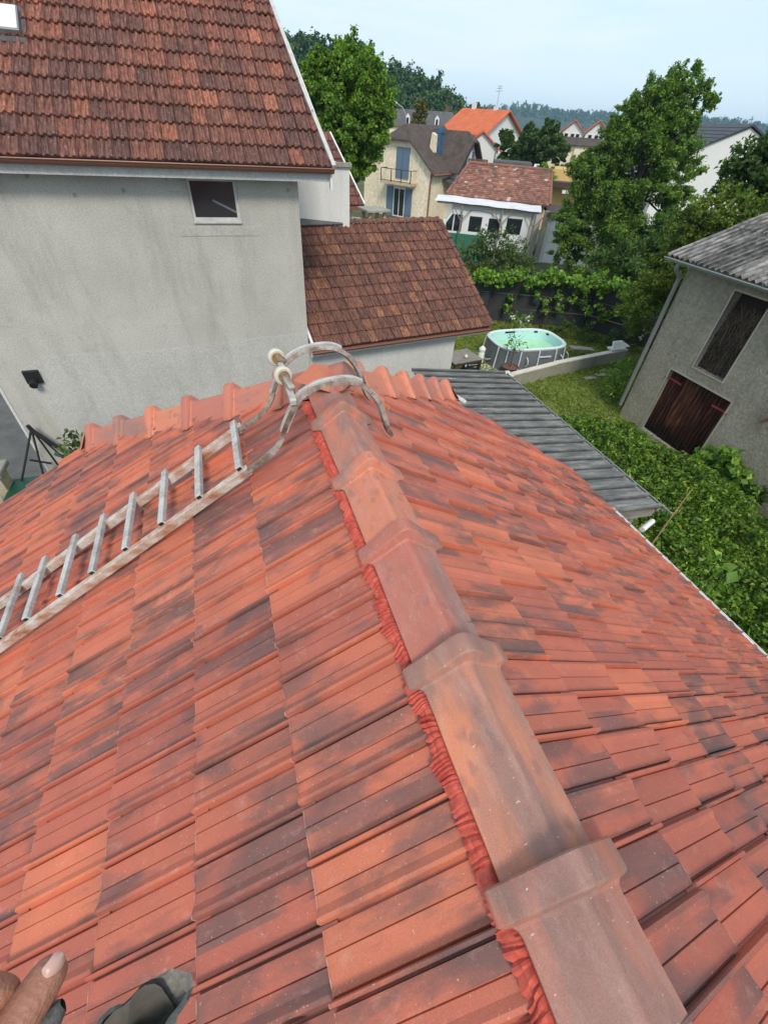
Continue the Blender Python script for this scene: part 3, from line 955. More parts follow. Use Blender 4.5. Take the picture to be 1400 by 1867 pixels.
def cap_mesh(Lc, tall=0.0, mat='ridge'):
    """ridge cap: raised collar at y=0, flat-sided body running to y=Lc; x across, z up"""
    def sec(y, hw, top, base):
        sx = hw * 0.15
        sz = top - 0.009
        half = [(0, top), (sx * .45, top - .0018), (sx * .8, top - .0055), (sx, sz), (sx + (hw - sx) * .10, sz + (base - sz) * .08), (sx + (hw - sx) * .5, sz + (base - sz) * .5), (sx + (hw - sx) * .965, sz + (base - sz) * .90), (hw * .995, base + .006), (hw, base)]
        return [(-x, y, z) for x, z in reversed(half[1:])] + [(x, y, z) for x, z in half]
    b, cw, T = 0.121, 0.163, tall
    S2 = [sec(-0.001, b + .004, .040 + T, -.072), sec(0.0, cw - .004, .074 + T, -.064), sec(0.004, cw, .080 + T, -.062), sec(0.009, cw + .001, .081 + T, -.062),
          sec(0.060, cw + .001, .081 + T, -.062), sec(0.064, cw - .002, .078 + T, -.061), sec(0.067, cw - .009, .069 + T, -.060), sec(0.071, b + .013, .042 + T, -.059), sec(0.078, b + .005, .033 + T, -.058), sec(0.092, b + .001, .030 + T, -.057), sec(0.15, b, .029 + T, -.056),
          sec(0.25, b, .028 + T, -.056), sec(Lc, b - .003, .024 + T, -.056)]
    m = MB()
    m.grid(S2)
    m.add(S2[-1], [tuple(range(len(S2[-1])))])
    me = m.mesh('ridge_tile', MAT[mat], True)
    me.set_sharp_from_angle(angle=R(28))
    return me


def place_caps(pts, parent, mesh):
    for p, d in pts:
        d = Vector(d).normalized()
        x = d.cross(Vector((0, 0, 1))).normalized()
        z = x.cross(d)
        mw = Matrix.Translation(p) @ Matrix((x, d, z)).transposed().to_4x4()
        link('ridge_tile', mesh, parent, Matrix.Translation(-Vector((0, 0, 0))) @ mw)


cap = cap_mesh(0.56)
ys = [YA - 0.42 + 0.0, 1.43, 0.99, 0.50, -0.02, -0.53, -1.04, -1.55, -2.06, -2.57]
XC = 0.466
place_caps([(Vector((XC + rnd.uniform(-.004, .004), y + 0.06, ZR + rnd.uniform(-.002, .004))), (rnd.uniform(-.012, .012), -1, 0)) for y in ys], house, cap)
link('ridge_tile', cap_mesh(0.52), house, Matrix.Translation((XC, YA + 0.02, ZR + 0.002)) @ Matrix(((-1, 0, 0), (0, -1, 0), (0, 0, 1))).to_4x4())
hipcap = cap_mesh(0.50, 0.045, 'hip')
for h, nh in ((HL, 5), (HR, 5)):
    A0, B0 = Vector((XR, YA, ZR + 0.012)), Vector(h) + Vector((0, 0, 0.012))
    d = (A0 - B0)
    ln = d.length
    for i in range(nh + 1):
        p = B0 + d * (i / (nh + 0.75)) - d.normalized() * 0.03
        place_caps([(p, d)], house, hipcap)
    # closing end piece
    m = MB()
    dn = d.normalized()
    x = dn.cross(Vector((0, 0, 1))).normalized()
    z = x.cross(dn)
    rows = []
    for t, sc in ((0.0, 1.02), (-0.03, 1.0), (-0.055, 0.93), (-0.07, 0.75)):
        rows.append([B0 + dn * (t - 0.025) + x * (sx * 0.178 * sc) + z * ((hz + 0.05) * sc - 0.02) for sx, hz in ((-1, -.075), (-.98, -.055), (-.3, .045), (0, .062), (.3, .045), (.98, -.055), (1, -.075))])
    m.grid(rows)
    m.add(rows[-1], [tuple(range(7))])
    m.build('ridge_end_cap', 'hip', house, True)
# crinkled red seal under the caps
def seal(p0, p1, side, n, v, name='ridge_seal'):
    p0, p1 = Vector(p0), Vector(p1)
    d = (p1 - p0)
    ln = d.length
    d.normalize()
    cnt = int(ln / 0.0042)
    rows = []
    q = random.Random(int(ln * 100) + side)
    ph = 0.0
    wob = 0
    for i in range(cnt + 1):
        ph += q.uniform(0.5, 2.6)
        amp = 0.0040 + 0.006 * mnoise.noise(Vector((i * 0.11, side, 0)))
        rip = amp * 1.5 * (mnoise.noise(Vector((i * 0.83, 1.7, side))) + .8 * mnoise.noise(Vector((i * 0.37, 5.2, side))) + .35 * math.sin(ph))
        wv = 0.012 * mnoise.noise(Vector((i * 0.06, 3.1, side))) + 0.008 * (((i // 29) % 2) - 0.5)
        c = p0 + d * (ln * i / cnt)
        row = []
        for s, hgt in ((-0.05, 0.004), (-0.004, 0.010), (0.008, 0.021), (0.018, 0.019), (0.028, 0.015), (0.038, 0.011), (0.047, 0.006)):
            fade = 0.4 if s < 0 else (1.0 if s < 0.04 else 0.6)
            row.append(c + v * (s + wv * (1 if s > 0.02 else 0.3) + (rip * 1.3 if s > 0.045 else 0)) + d * (s * 0.9 * mnoise.noise(Vector((i * 0.05, 8.2, side)))) + n * (hgt + rip * fade + 0.004 * mnoise.noise(Vector((i * 0.21, s * 60, side)))))
        rows.append(row)
    m = MB()
    m.grid(rows)
    return m.build(name, 'seal', house, False, fix=False)


bL = Vector((XR, 0, ZR)) + vL * ((XR - 0.350) / math.cos(aL))
seal((bL.x, -2.6, bL.z), (bL.x, YA - 0.1, bL.z), -1, nL, vL)
# gutter edge and verge strip
m = MB()
m.tube([(XE + 0.03, Y0, zr_(XE) - 0.06), (XE + 0.03, YE - 0.9, zr_(XE) - 0.06)], 0.05, 10)
m.bar((XE + 0.085, Y0, zr_(XE) - 0.035), (XE + 0.085, YE - 0.9, zr_(XE) - 0.035), 0.008, 0.012)
m.build('gutter', 'white_paint', house)
m = MB()
m.tube([(XL - 0.07, Y0, zl(XL) - 0.05), (XL - 0.07, YE - 0.05, zl(XL) - 0.05)], 0.055, 10)
m.build('gutter', 'white_paint', house)
m = MB()
a, b = Vector((2.02, YE + 0.035, zr_(2.02))) + nR * 0.03, Vector((2.32, YE + 0.035, zr_(2.32))) + nR * 0.03
m.bar(a, b, 0.035, 0.03, nR)
m.build('verge_strip', 'white_paint', house)

# ------------------------------------------------------------------ ladder hooked over the ridge
lad = thing('roof_ladder', 'worn roof ladder with white wheels hooked over the ridge of the red roof', 'ladder', (-0.6, 2.1, 5.2))


def Lp(x, y, o): return Vector((x, y, zl(x))) + nL * o


def catmull(P, n):
    out_ = []
    for i in range(len(P) - 1):
        a, b, c, d = P[max(i - 1, 0)], P[i], P[i + 1], P[min(i + 2, len(P) - 1)]
        for j in range(n):
            t = j / n
            out_.append(0.5 * ((2 * b) + (c - a) * t + (2 * a - 5 * b + 4 * c - d) * t * t + (3 * b - a - 3 * c + d) * t ** 3))
    return out_ + [P[-1]]


def rail(y0, y1, hook_y, name='rail'):
    st = Lp(-2.35, y0 - 0.09, 0.075)
    kn = Lp(-0.02, y1, 0.075)
    m = MB()
    m.bar(st, kn + vL * -0.02, 0.038, 0.050, nL)
    rl = m.build(name, 'rail', lad, bevel=0.004)
    m = MB()
    yh = hook_y
    P = [kn + vL * 0.03, Vector((0.055, yh - 0.01, 5.72)), Vector((0.12, yh - 0.03, 5.80)), Vector((0.175, yh - 0.03, 5.92)), Vector((0.235, yh - 0.03, 6.025)), Vector((0.31, yh - 0.035, 6.075)), Vector((0.40, yh - 0.04, 6.095)), Vector((0.485, yh - 0.04, 6.09)), Vector((0.56, yh - 0.04, 6.045)), Vector((0.615, yh - 0.04, 5.975)), Vector((0.645, yh - 0.04, 5.90)), Vector((0.67, yh - 0.04, 5.82)), Vector((0.70, yh - 0.04, 5.765))]
    CR = catmull(P, 4)
    m.tube(CR, [0.024] * (len(CR) - 6) + [0.023, 0.022, 0.021, 0.019, 0.017, 0.014], 4, sq=0.7)
    m.build('hook', 'rust', rl, True)
    m = MB()
    m.tube([p + Vector((0, 0, .008)) for p in CR[10:31]], 0.0245, 4, sq=0.72)
    m.build('hook_sleeve', 'alu', rl, True)
    return P


PN = rail(1.85, 1.90, 1.86)
PF = rail(2.25, 2.33, 2.26)
for i, x in enumerate((-0.035, -0.26, -0.475, -0.685, -0.885, -1.08, -1.29, -1.46, -1.67, -1.88, -2.09, -2.3)):
    yy = 0.045 * x
    m = MB()
    a, b = Lp(x, 2.37 + yy, 0.108), Lp(x, 1.90 + yy, 0.108)
    m.bar(a, b, 0.036, 0.030, nL)
    rg_ = m.build('rung', 'alu', lad, bevel=0.005)
    m = MB()
    e_ = (b - a).normalized()
    m.bar(b - e_ * .004, b + e_ * .0015, 0.025, 0.020, nL)
    m.build('rung_end', 'black', rg_)  # black plate stands for the shade inside the hollow rung
# axle and wheels
ax0, ax1 = PN[4] + Vector((-0.03, 0, 0.0)), PF[4] + Vector((-0.03, 0, 0.0))
m = MB()
m.bar(ax0 + Vector((0, -.03, 0)), ax1 + Vector((0, .03, 0)), 0.03, 0.03)
m.build('axle', 'alu', lad, bevel=0.004)
for p0, wc in ((PN[4] + Vector((-.02, .06, .01)), Vector((0.190, 2.00, 6.065))), (PF[4] + Vector((-.01, -.02, 0.005)), Vector((0.188, 2.24, 6.055)))):
    br = MB()
    br.bar(p0, wc, 0.03, 0.045)
    br.build('wheel_bracket', 'rust', lad, bevel=0.003)
    m = MB()
    axd = Vector((0.25, -1, 0.12)).normalized()
    prof = [(0.022, -0.014), (0.036, -0.016), (0.043, -0.010), (0.044, 0.0), (0.043, 0.010), (0.036, 0.016), (0.022, 0.014)]
    m.lathe(prof, wc - axd * 0.0, 24, axd)
    wh = m.build('wheel', 'rubber_white', lad, True)
    m = MB()
    m.lathe([(0.027, -0.024), (0.027, 0.024)], wc, 16, axd)
    m.lathe([(0.011, -0.03), (0.011, 0.034)], wc, 10, axd)
    m.build('hub', 'hub', wh, True)

# ------------------------------------------------------------------ grey rendered house behind
gh = thing('grey_house', 'tall grey rendered house with one small window under a weathered brown tile roof', 'house', (-1.4, 9, 0))
m = MB()
GX0, GX1, GY = -4.2, 1.45, 9.0
win = (-0.30, 0.46, 5.57, 6.16)
wall_holes(m, (GX0, GY, 0), (1, 0, 0), (0, 0, 1), GX1 - GX0, 6.42, [(win[0] - GX0, win[1] - GX0, win[2], win[3])], 0.16)
pf = [(GX1, GY, 0), (GX1, 14.6, 0), (GX1, 14.6, 6.42), (GX1, 11.72, 8.2), (GX1, GY, 6.42)]
m.add(pf, [(0, 1, 2, 3, 4)])
pf = [(GX0, GY, 0), (GX0, 14.6, 0), (GX0, 14.6, 6.42), (GX0, 11.72, 8.2), (GX0, GY, 6.42)]
m.add(pf, [(4, 3, 2, 1, 0)])
m.add([(GX0, 14.6, 0), (GX1, 14.6, 0), (GX1, 14.6, 6.42), (GX0, 14.6, 6.42)], [(3, 2, 1, 0)])
gw = m.build('wall', 'grey_wall', gh, fix=False)
m = MB()   # lighter repaired render on the lower part of the wall, slightly proud
zt_ = [(-3.62, 3.36), (-3.3, 3.52), (-2.6, 3.55), (-1.7, 3.50), (-0.6, 3.56), (0.4, 3.62), (1.43, 3.66)]
m.prism([(x, GY, z) for x, z in zt_] + [(1.43, GY, 0), (-3.62, GY, 0)], (0, -0.007, 0))
m.build('render_patch', 'grey_patch', gh)
m = MB()
m.box((-0.56, GY - 0.008, 5.37), (0.72, GY + 0.01, 5.50))
m.build('window_sill', 'grey_wall', gh, bevel=0.003)
m = MB()
for (x0, x1, z0, z1) in ((win[0], win[1], win[3] - .05, win[3]), (win[0], win[1], win[2], win[2] + .055), (win[0], win[0] + .045, win[2] + .055, win[3] - .05), (win[1] - .055, win[1], win[2] + .055, win[3] - .05)):
    m.box((x0, GY + 0.03, z0), (x1, GY + 0.085, z1))
m.box((win[0], GY - 0.03, win[2] - .02), (win[1], GY + 0.028, win[2] + .012))
fr = m.build('window', 'old_white', gh, bevel=0.004)
m = MB()
m.box((win[0] + .04, GY + 0.055, win[2] + .05), (win[1] - .05, GY + 0.065, win[3] - .045))
m.build('pane', 'glass', fr)
m = MB()   # what shows dimly through the window: a pale rail and patterned cloth
m.bar((0.05, GY + 0.052, 5.86), (0.40, GY + 0.052, 5.70), 0.004, 0.03)
m.build('inner_rail', 'pool_out', fr)
m = MB()   # side wall pale corner strip
m.box((GX0 - .012, GY - 0.012, 0), (GX0 + 0.035, GY + 0.05, 6.2))
m.build('corner_bead', 'annex_wall', gh)
m = MB()
cr = [(-.56, 6.17), (-.575, 6.08), (-.60, 6.02), (-.585, 5.975), (-.50, 5.965), (-.40, 5.972)]
for a, b in zip(cr, cr[1:]):
    m.bar((a[0], GY - .001, a[1]), (b[0], GY - .001, b[1]), .006, .006)
m.build('wall_crack', 'stone_grey', gh)
for x, z in ((-1.22, 5.97), (-2.42, 6.12), (-1.9, 5.9), (1.28, 6.02)):
    m = MB()
    m.prism([(x - .022, GY, z - .03), (x + .02, GY, z - .022), (x + .03, GY, z + .015), (x - .005, GY, z + .035), (x - .03, GY, z + .01)], (0, -.006, 0))
    m.build('wall_scar', 'stone_grey', gh)
# roof
ga = R(35)
gv, gn = Vector((0, -math.cos(ga), -math.sin(ga))), Vector((0, math.sin(-ga), math.cos(ga)))
ge = Vector((0, 8.7, 6.36))
rl = 3.62
m = MB()
P = [Vector((-4.7, ge.y, ge.z)), Vector((1.99, ge.y, ge.z)), Vector((1.575, ge.y, ge.z)) - gv * rl, Vector((-4.7, ge.y, ge.z)) - gv * rl]
m.prism([p - gn * 0.02 for p in P], -gn * 0.05)
pb = P[2]
m.prism([P[3] - gn * .02, pb - gn * .02, Vector((1.8, 14.9, 6.3)), Vector((-4.7, 14.9, 6.3))], (0, 0, -0.05))
gr = m.build('roof', 'under', gh)
gp = [(0.0, 0.0), (0.04, 0.012), (0.10, 0.030), (0.20, 0.034), (0.28, 0.012), (0.36, 0.004), (0.46, 0.006), (0.54, 0.028), (0.66, 0.034), (0.74, 0.012), (0.82, 0.004), (0.90, 0.010), (0.96, 0.030), (1.0, 0.022)]
GT = tile_mesh('tile', gp, 0.226, 0.40, 0.045, 0.022, MAT['house_tile'])
vn = Vector((2.0 - 1.585, 0, 0))
cutn = (Vector((1, 0, 0)) - (P[2] - P[1]).normalized() * (P[2] - P[1]).normalized().x).normalized()
print('grey tiles', lay_tiles(gr, GT, ge + gv * 0.03, gv, gn, 0.226, 0, 0, [0], 0.4, [], 0, MAT['house_tile']) if False else '')
a_dir = gv.cross(gn)
a0 = Vector((1.995, 0, 0)).dot(a_dir) if a_dir.x > 0 else -1.995
lows = [-0.352 * i for i in range(0, 10)] + [-3.40]
print('grey tiles', a_dir, lay_tiles(gr, GT, Vector((0, ge.y, ge.z)) + gv * 0.03, gv, gn, 0.226, (a0 if a_dir.x < 0 else -4.6), 29, lows, 0.40, [(P[1], cutn), (P[2] - gv * 0.0, -gv)], 0.0, MAT['house_tile'], jit=0.006))
m = MB()
m.bar(P[1] + gn * 0.055 + Vector((0, 0, 0)) + gv * 0.05, P[1].lerp(P[2], 0.42) + gn * 0.05 + Vector((-.02, 0, 0)), 0.06, 0.05, gn)
m.bar(P[1].lerp(P[2], 0.42) + gn * 0.05 + Vector((-.02, 0, 0)), P[2] + gn * 0.055, 0.06, 0.05, gn)
m.build('verge_board', 'old_white', gh)
m = MB()
m.bar(Vector((-4.7, P[2].y, P[2].z)) + gn * 0.045 + gv * .06, P[2] + gn * 0.045 + gv * .06, 0.10, 0.03, gn)
m.build('ridge_flashing', 'white_paint', gh)
for i in range(14):
    m = MB()
    x0 = 1.55 - 0.42 * i
    c = Vector((0, P[2].y + 0.06, P[2].z + 0.03))
    rows = []
    for x, rr in ((x0, .12), (x0 - .07, .12), (x0 - .08, .105), (x0 - .43, .10)):
        rows.append([Vector((x, c.y + math.cos(t) * rr, c.z + math.sin(t) * rr * 0.8)) for t in [PI * j / 8 for j in range(9)]])
    m.grid(rows)
    m.build('ridge_tile', 'house_tile', gh, True)
m = MB()
m.box((-4.7, 8.70, 6.17), (1.94, 8.735, 6.30))
m.box((-4.7, 8.735, 6.17), (1.94, 9.05, 6.19))
m.build('fascia', 'annex_wall', gh)
m = MB()
for x in (-4.72,):
    rows = []
    for x in (-4.72, 1.985):
        rows.append([Vector((x, 8.63 + math.cos(t) * 0.062, 6.345 + math.sin(t) * 0.062)) for t in [PI + PI * j / 8 for j in range(9)]])
    m.grid(rows)
m.tube([(-4.72, 8.565, 6.35), (1.985, 8.565, 6.35)], 0.012, 6)
m.tube([(-4.72, 8.60, 6.298), (1.985, 8.60, 6.298)], 0.008, 6)
m.add([Vector((1.985, 8.63 + math.cos(PI + PI * j / 8) * 0.062, 6.345 + math.sin(PI + PI * j / 8) * 0.062)) for j in range(9)], [tuple(range(9))])
m.build('gutter', 'brown_metal', gh)
m = MB()
m.box((1.93, 8.66, 6.08), (1.965, 8.74, 6.33))
m.build('verge_end', 'white_paint', gh)
# skylight
m = MB()
sc = Vector((-2.35, 10.62, 7.70))
rows = Matrix((a_dir, gv, gn)).transposed().to_4x4()
mw = Matrix.Translation(sc + gn * 0.06) @ rows
m.box((-.19, -.24, -.02), (.19, .24, .05), mw)
sk = m.build('skylight', 'grey_metal', gh, bevel=0.008)
m = MB()
m.box((-.17, -.22, .05), (.17, .22, .058), mw)
m.build('pane', 'awning', sk)
m = MB()
m.box((-.26, -.31, -.05), (.27, .36, -.02), mw)
m.build('skylight_flashing', 'slate_grey', gh)
# black flue outlet on the wall
m = MB()
m.box((-3.72, GY - 0.06, 3.08), (-3.47, GY, 3.32))
vt = m.build('wall_vent', 'black', gh, bevel=0.01)
m = MB()
m.tube([(-3.60, GY - 0.05, 3.13), (-3.60, GY - 0.17, 3.09)], 0.065, 14)
m.build('vent_pipe', 'black', vt)

# ------------------------------------------------------------------ white extension between house and annex
we = thing('white_extension', 'white rendered wall block beside the grey house above the brown lower roof', 'building', (2.5, 12, 0))
m = MB()
m.box((1.46, 12.0, 0), (3.12, 16, 6.14))
m.build('wall', 'white_wall', we)
m = MB()
m.box((1.46, 11.94, 6.14), (3.16, 12.12, 6.21))
m.build('coping', 'stone_grey', we)
m = MB()
P = [Vector((1.4, 12.1, 6.22)), Vector((2.72, 12.1, 6.22)), Vector((2.42, 15.2, 8.15)), Vector((1.4, 15.2, 8.15))]
m.prism(P, (0, 0, -0.06))
er = m.build('roof', 'under', we)
ev = (P[1] - P[2]).normalized()
ev = Vector((0, -math.cos(R(31.9)), -math.sin(R(31.9))))
en = Vector((0, -math.sin(R(31.9)), math.cos(R(31.9))))
cn = Vector((1, 0, 0))
q = (P[2] - P[1]).normalized()
cn = (cn - q * cn.dot(q)).normalized()
ad = ev.cross(en)
lay_tiles(er, GT, Vector((0, 12.1, 6.22)), ev, en, 0.226, (-2.74 if ad.x < 0 else 1.4), 7, [-0.352 * i for i in range(0, 10)], 0.40, [(P[1], cn)], 0.0, MAT['house_tile'], jit=0.005)
m = MB()
m.bar(P[1] + en * 0.05, P[2] + en * 0.05, 0.05, 0.06, en)
m.build('verge_board', 'white_paint', we)

rp_ = thing('rear_porch', 'small white porch with a brown tiled roof corner behind the white block', 'porch', (4.0, 16.4, 0))
m = MB()
m.box((2.9, 16.45, 0), (4.36, 20, 4.9))
m.build('wall', 'white_wall', rp_)
P = [Vector((2.9, 16.25, 4.86)), Vector((4.72, 16.25, 4.86)), Vector((4.15, 18.5, 6.5)), Vector((2.9, 18.5, 6.5))]
m = MB()
m.prism(P, (0, 0, -0.05))
pr = m.build('roof', 'under', rp_)
pa = math.atan2(1.64, 2.25)
ev, en = Vector((0, -math.cos(pa), -math.sin(pa))), Vector((0, -math.sin(pa), math.cos(pa)))
q = (P[2] - P[1]).normalized()
cn = (Vector((1, 0, 0)) - q * q.x).normalized()
ad = ev.cross(en)
lay_tiles(pr, GT, Vector((0, 16.25, 4.86)), ev, en, 0.226, (-4.75 if ad.x < 0 else 2.9), 9, [-0.352 * i for i in range(0, 8)], 0.40, [(P[1], cn)], 0.0, MAT['house_tile'])
m = MB()
m.bar(P[1] + en * 0.06, P[2] + en * 0.06, 0.04, 0.05, en)
m.build('verge_board', 'white_paint', rp_)
m = MB()
m.bar((2.9, 16.2, 4.80), (4.75, 16.2, 4.80), 0.10, 0.09)
m.build('gutter', 'brown_metal', rp_)

# ------------------------------------------------------------------ annex with lower brown roof
an = thing('annex', 'low annex with a brown mossy tile roof between the grey house and the pool garden', 'annex', (4, 10, 0))
AE = Vector((6.08, 9.6, 3.32))
ae = Vector((-0.99, -0.139, 0)).normalized()
ab = (Vector((-0.139, 0.99, 0)).normalized() * math.cos(R(30.7)) + Vector((0, 0, math.sin(R(30.7)))))
av = -ab
anr = ae.cross(av)
if anr.z < 0:
    anr = -anr
hb = Vector((-0.139, 0.99, 0)).normalized()
m = MB()
A1 = AE + ae * 4.62
P = [AE, A1, A1 + ab * 3.39, AE + ab * 3.39]
m.prism([p - anr * 0.02 for p in P], -anr * 0.05)
bk = [P[3] - anr * .02, P[2] - anr * .02, P[2] + hb * 2.6 - Vector((0, 0, 1.6)), P[3] + hb * 2.6 - Vector((0, 0, 1.6))]
m.prism(bk, (0, 0, -0.05))
ar = m.build('roof', 'annex_tile', an)
AT = tile_mesh('tile', [(x, h * 0.8) for x, h in gp], 0.2045, 0.35, 0.036, 0.018, MAT['annex_tile'])
adir = av.cross(anr)
sgn = 1 if adir.dot(ae) > 0 else -1
a0 = 0.0 if sgn > 0 else -4.62
print('annex', lay_tiles(ar, AT, AE + av * 0.02, av, anr, 0.2045, a0, 22, [-0.306 * i for i in range(11)], 0.35, [(A1 + ae * 0.02, ae), (AE + ab * 3.40, ab)], 0.0, MAT['annex_tile'], jit=0.005))
for i in range(12):
    m = MB()
    s0 = 0.02 + 0.235 * i
    c = AE + ab * 3.42 + anr * 0.0
    rows = []
    for s, rr in ((s0 - .01, .105), (s0 + .045, .105), (s0 + .055, .088), (s0 + .245, .084)):
        rows.append([c + ae * s + hb * (math.cos(t) * rr) + Vector((0, 0, math.sin(t) * rr * 0.85)) for t in [PI * j / 8 for j in range(9)]])
    m.grid(rows)
    m.build('ridge_tile', 'annex_tile', an, True)
for i in range(11):
    m = MB()
    p0 = AE + ab * (0.306 * i - 0.03) + anr * 0.035
    p1 = AE + ab * (0.306 * i + 0.31) + anr * 0.02
    rows = []
    for p, rr in ((p0, .075), (p1, .062)):
        rows.append([p + ae * (-0.02 + math.cos(t) * rr) + anr * (math.sin(t) * rr) for t in [PI * j / 6 - 0.3 for j in range(8)]])
    m.grid(rows)
    m.build('verge_tile', 'annex_tile', an, True)
m = MB()
m.bar(A1 + ab * 3.40 + anr * 0.07, A1 + ab * 3.40 - ae * 1.85 + anr * 0.07, 0.24, 0.03, anr)
m.build('ridge_flashing', 'slate_grey', an)
m = MB()
g0, g1 = AE + av * 0.07 - anr * 0.01 - ae * 0.02, A1 + av * 0.07 - anr * 0.01
rows = [[p + hb * (math.cos(t) * 0.055) + Vector((0, 0, math.sin(t) * 0.055)) for t in [PI + PI * j / 8 for j in range(9)]] for p in (g0, g1)]
m.grid(rows)
m.tube([g0 - hb * 0.055, g1 - hb * 0.055], 0.010, 6)
m.build('gutter', 'brown_metal', an)
m = MB()
m.bar(g0 + hb * 0.09 - Vector((0, 0, 0.07)), g1 + hb * 0.09 - Vector((0, 0, 0.07)), 0.02, 0.11)
m.build('fascia', 'white_paint', an)
m = MB()   # white flashing against the grey house
f0 = A1 + anr * 0.07 - ae * 0.03 + av * 0.06
m.bar(f0, f0 + ab * 0.62, 0.05, 0.05, anr)
m.build('verge_board', 'white_paint', an)
m = MB()
wc = Vector((5.22, 9.68, 0))
m.prism([wc + ae * 0, wc + ae * 4.2, wc + ae * 4.2 + hb * 5.0, wc + hb * 5.0], (0, 0, 3.27))
m.build('wall', 'annex_wall', an)
ch = MB()   # stone chimney with a flat cap on four little legs
mw = Matrix.Translation((4.33, 13.95, 0)) @ Matrix.Rotation(R(8), 4, 'Z')
ch.box((-.25, -.25, 3.6), (.25, .25, 4.80), mw)
ch.box((-.28, -.28, 4.80), (.28, .28, 4.87), mw)
co = ch.build('chimney', 'stone', an, bevel=0.008)
ch = MB()
for sx in (-1, 1):
    for sy in (-1, 1):
        ch.box((sx * .22 - .04, sy * .22 - .04, 4.872), (sx * .22 + .04, sy * .22 + .04, 5.06), mw)
ch.build('chimney_legs', 'stone', co)
ch = MB()
ch.box((-.36, -.36, 5.062), (.36, .36, 5.12), mw)
ch.build('chimney_slab', 'stone_grey', co, bevel=0.01)

# ------------------------------------------------------------------ grey corrugated lean-to
lt = thing('lean_to', 'open lean-to shelter with a weathered grey ribbed sheet roof beside the red roof', 'lean-to', (5.2, 6, 0))


def zt(x): return 2.60 + (6.05 - x) * 0.12


ribs = [(0.0, 0), (0.012, .045), (0.060, .048), (0.088, 0), (0.125, 0.0), (0.133, .012), (0.160, .012), (0.168, 0), (0.205, 0), (0.213, .012), (0.240, .012), (0.248, 0)]
for i in range(6):
    y0 = 3.46 + 0.83 * i
    n = 3 if i < 5 else 3
    prof = []
    for r_ in range(n + (1 if True else 0)):
        for a, h in ribs:
            yy = r_ * 0.277 + a
            if yy <= 0.90:
                prof.append((yy, h + 0.003 * math.sin(i * 3 + r_)))
    m = MB()
    rows = []
    dz = 0.004 * (i % 2) + rnd.uniform(0, .003)
    xe = 6.06 + rnd.uniform(-.02, .02)
    for x in np.linspace(3.6, xe, 6):
        rows.append([(x, y0 + a, zt(x) + h + dz) for a, h in prof])
    m.grid(rows)
    sh = m.build('roof_sheet', 'corrugated', lt)
    m = MB()
    for x in (4.4, 5.2, 5.95):
        for r_ in range(3):
            m.lathe([(0.016, 0), (0.016, .01), (0.006, .02)], (x + rnd.uniform(-.05, .05), y0 + r_ * 0.277 + .055, zt(x) + .027 + dz), 6)
    m.build('screws', 'steel_black', sh)
m = MB()
m.bar((6.03, 3.47, 2.565), (6.03, 8.43, 2.565), 0.05, 0.09)
m.build('eave_beam', 'wood_grey', lt)
m = MB()
m.bar((6.09, 3.4, 2.60), (6.09, 8.43, 2.60), 0.02, 0.05)
m.bar((6.14, 3.3, 2.58), (6.14, 8.43, 2.58), 0.02, 0.02)
m.build('gutter', 'grey_metal', lt)
m = MB()
m.bar((4.2, 3.52, 2.68), (6.0, 3.52, 2.47), 0.06, 0.12)
m.build('end_beam', 'wood_grey', lt)
for y in (3.55, 8.2):
    m = MB()
    m.box((5.55, y - .05, 0), (5.65, y + .05, 2.52))
    m.build('post', 'wood_grey', lt)
    m = MB()
    m.bar((5.15, y, 1.9), (5.6, y, 2.5), 0.07, 0.07) if y < 5 else m.bar((5.6, y, 1.9), (5.2, y, 2.5), 0.07, 0.07)
    m.build('brace', 'wood_grey', lt)
m = MB()
m.tube([(5.66, 3.30, 2.36), (5.98, 3.42, 2.36)], 0.045, 10)
tag(m.build('white_pipe', 'white_paint'), 'short white plastic pipe end under the corner of the grey lean-to', 'pipe')
m = MB()
m.tube([(5.95, 3.2, 1.9), (6.45, 3.45, 2.45), (6.80, 3.62, 2.72)], [0.012, 0.010, 0.008], 6)
tag(m.build('bamboo_cane', 'hub'), 'thin brown cane leaning out over the hedge at the lean-to corner', 'cane')

# ------------------------------------------------------------------ barn on the right
bn = thing('barn', 'old rough rendered barn with a dark red double door and a hay loft opening', 'barn', (13.5, 4, 0))
BX = 11.9
m = MB()
door = (6.77, 8.79, 0.10, 2.04)
loft = (7.27, 8.21, 2.38, 4.31)
# U runs toward -Y so that U x Z points to -X
wall_holes(m, (BX, 9.75, 0), (0, -1, 0), (0, 0, 1), 14.0, 4.62, [(9.75 - door[1], 9.75 - door[0], door[2], door[3]), (9.75 - loft[1], 9.75 - loft[0], loft[2], loft[3])], 0.28)
m.add([(BX, 9.75, 0), (19, 9.75, 0), (19, 9.75, 4.6), (15.5, 9.75, 5.75), (BX, 9.75, 4.62)], [(4, 3, 2, 1, 0)])
m.add([(BX, -4.25, 0), (19, -4.25, 0), (19, -4.25, 4.6), (15.5, -4.25, 5.75), (BX, -4.25, 4.62)], [(0, 1, 2, 3, 4)])
m.add([(19, 9.75, 0), (19, -4.25, 0), (19, -4.25, 4.6), (19, 9.75, 4.6)], [(0, 1, 2, 3)])
m.build('wall', 'barn_wall', bn, fix=False)
m = MB()
m.box((BX + .28, loft[0] - .2, loft[2] - .1), (BX + 1.4, loft[1] + .2, loft[3] + .1))
m.build('loft_interior', 'dark_void', bn)
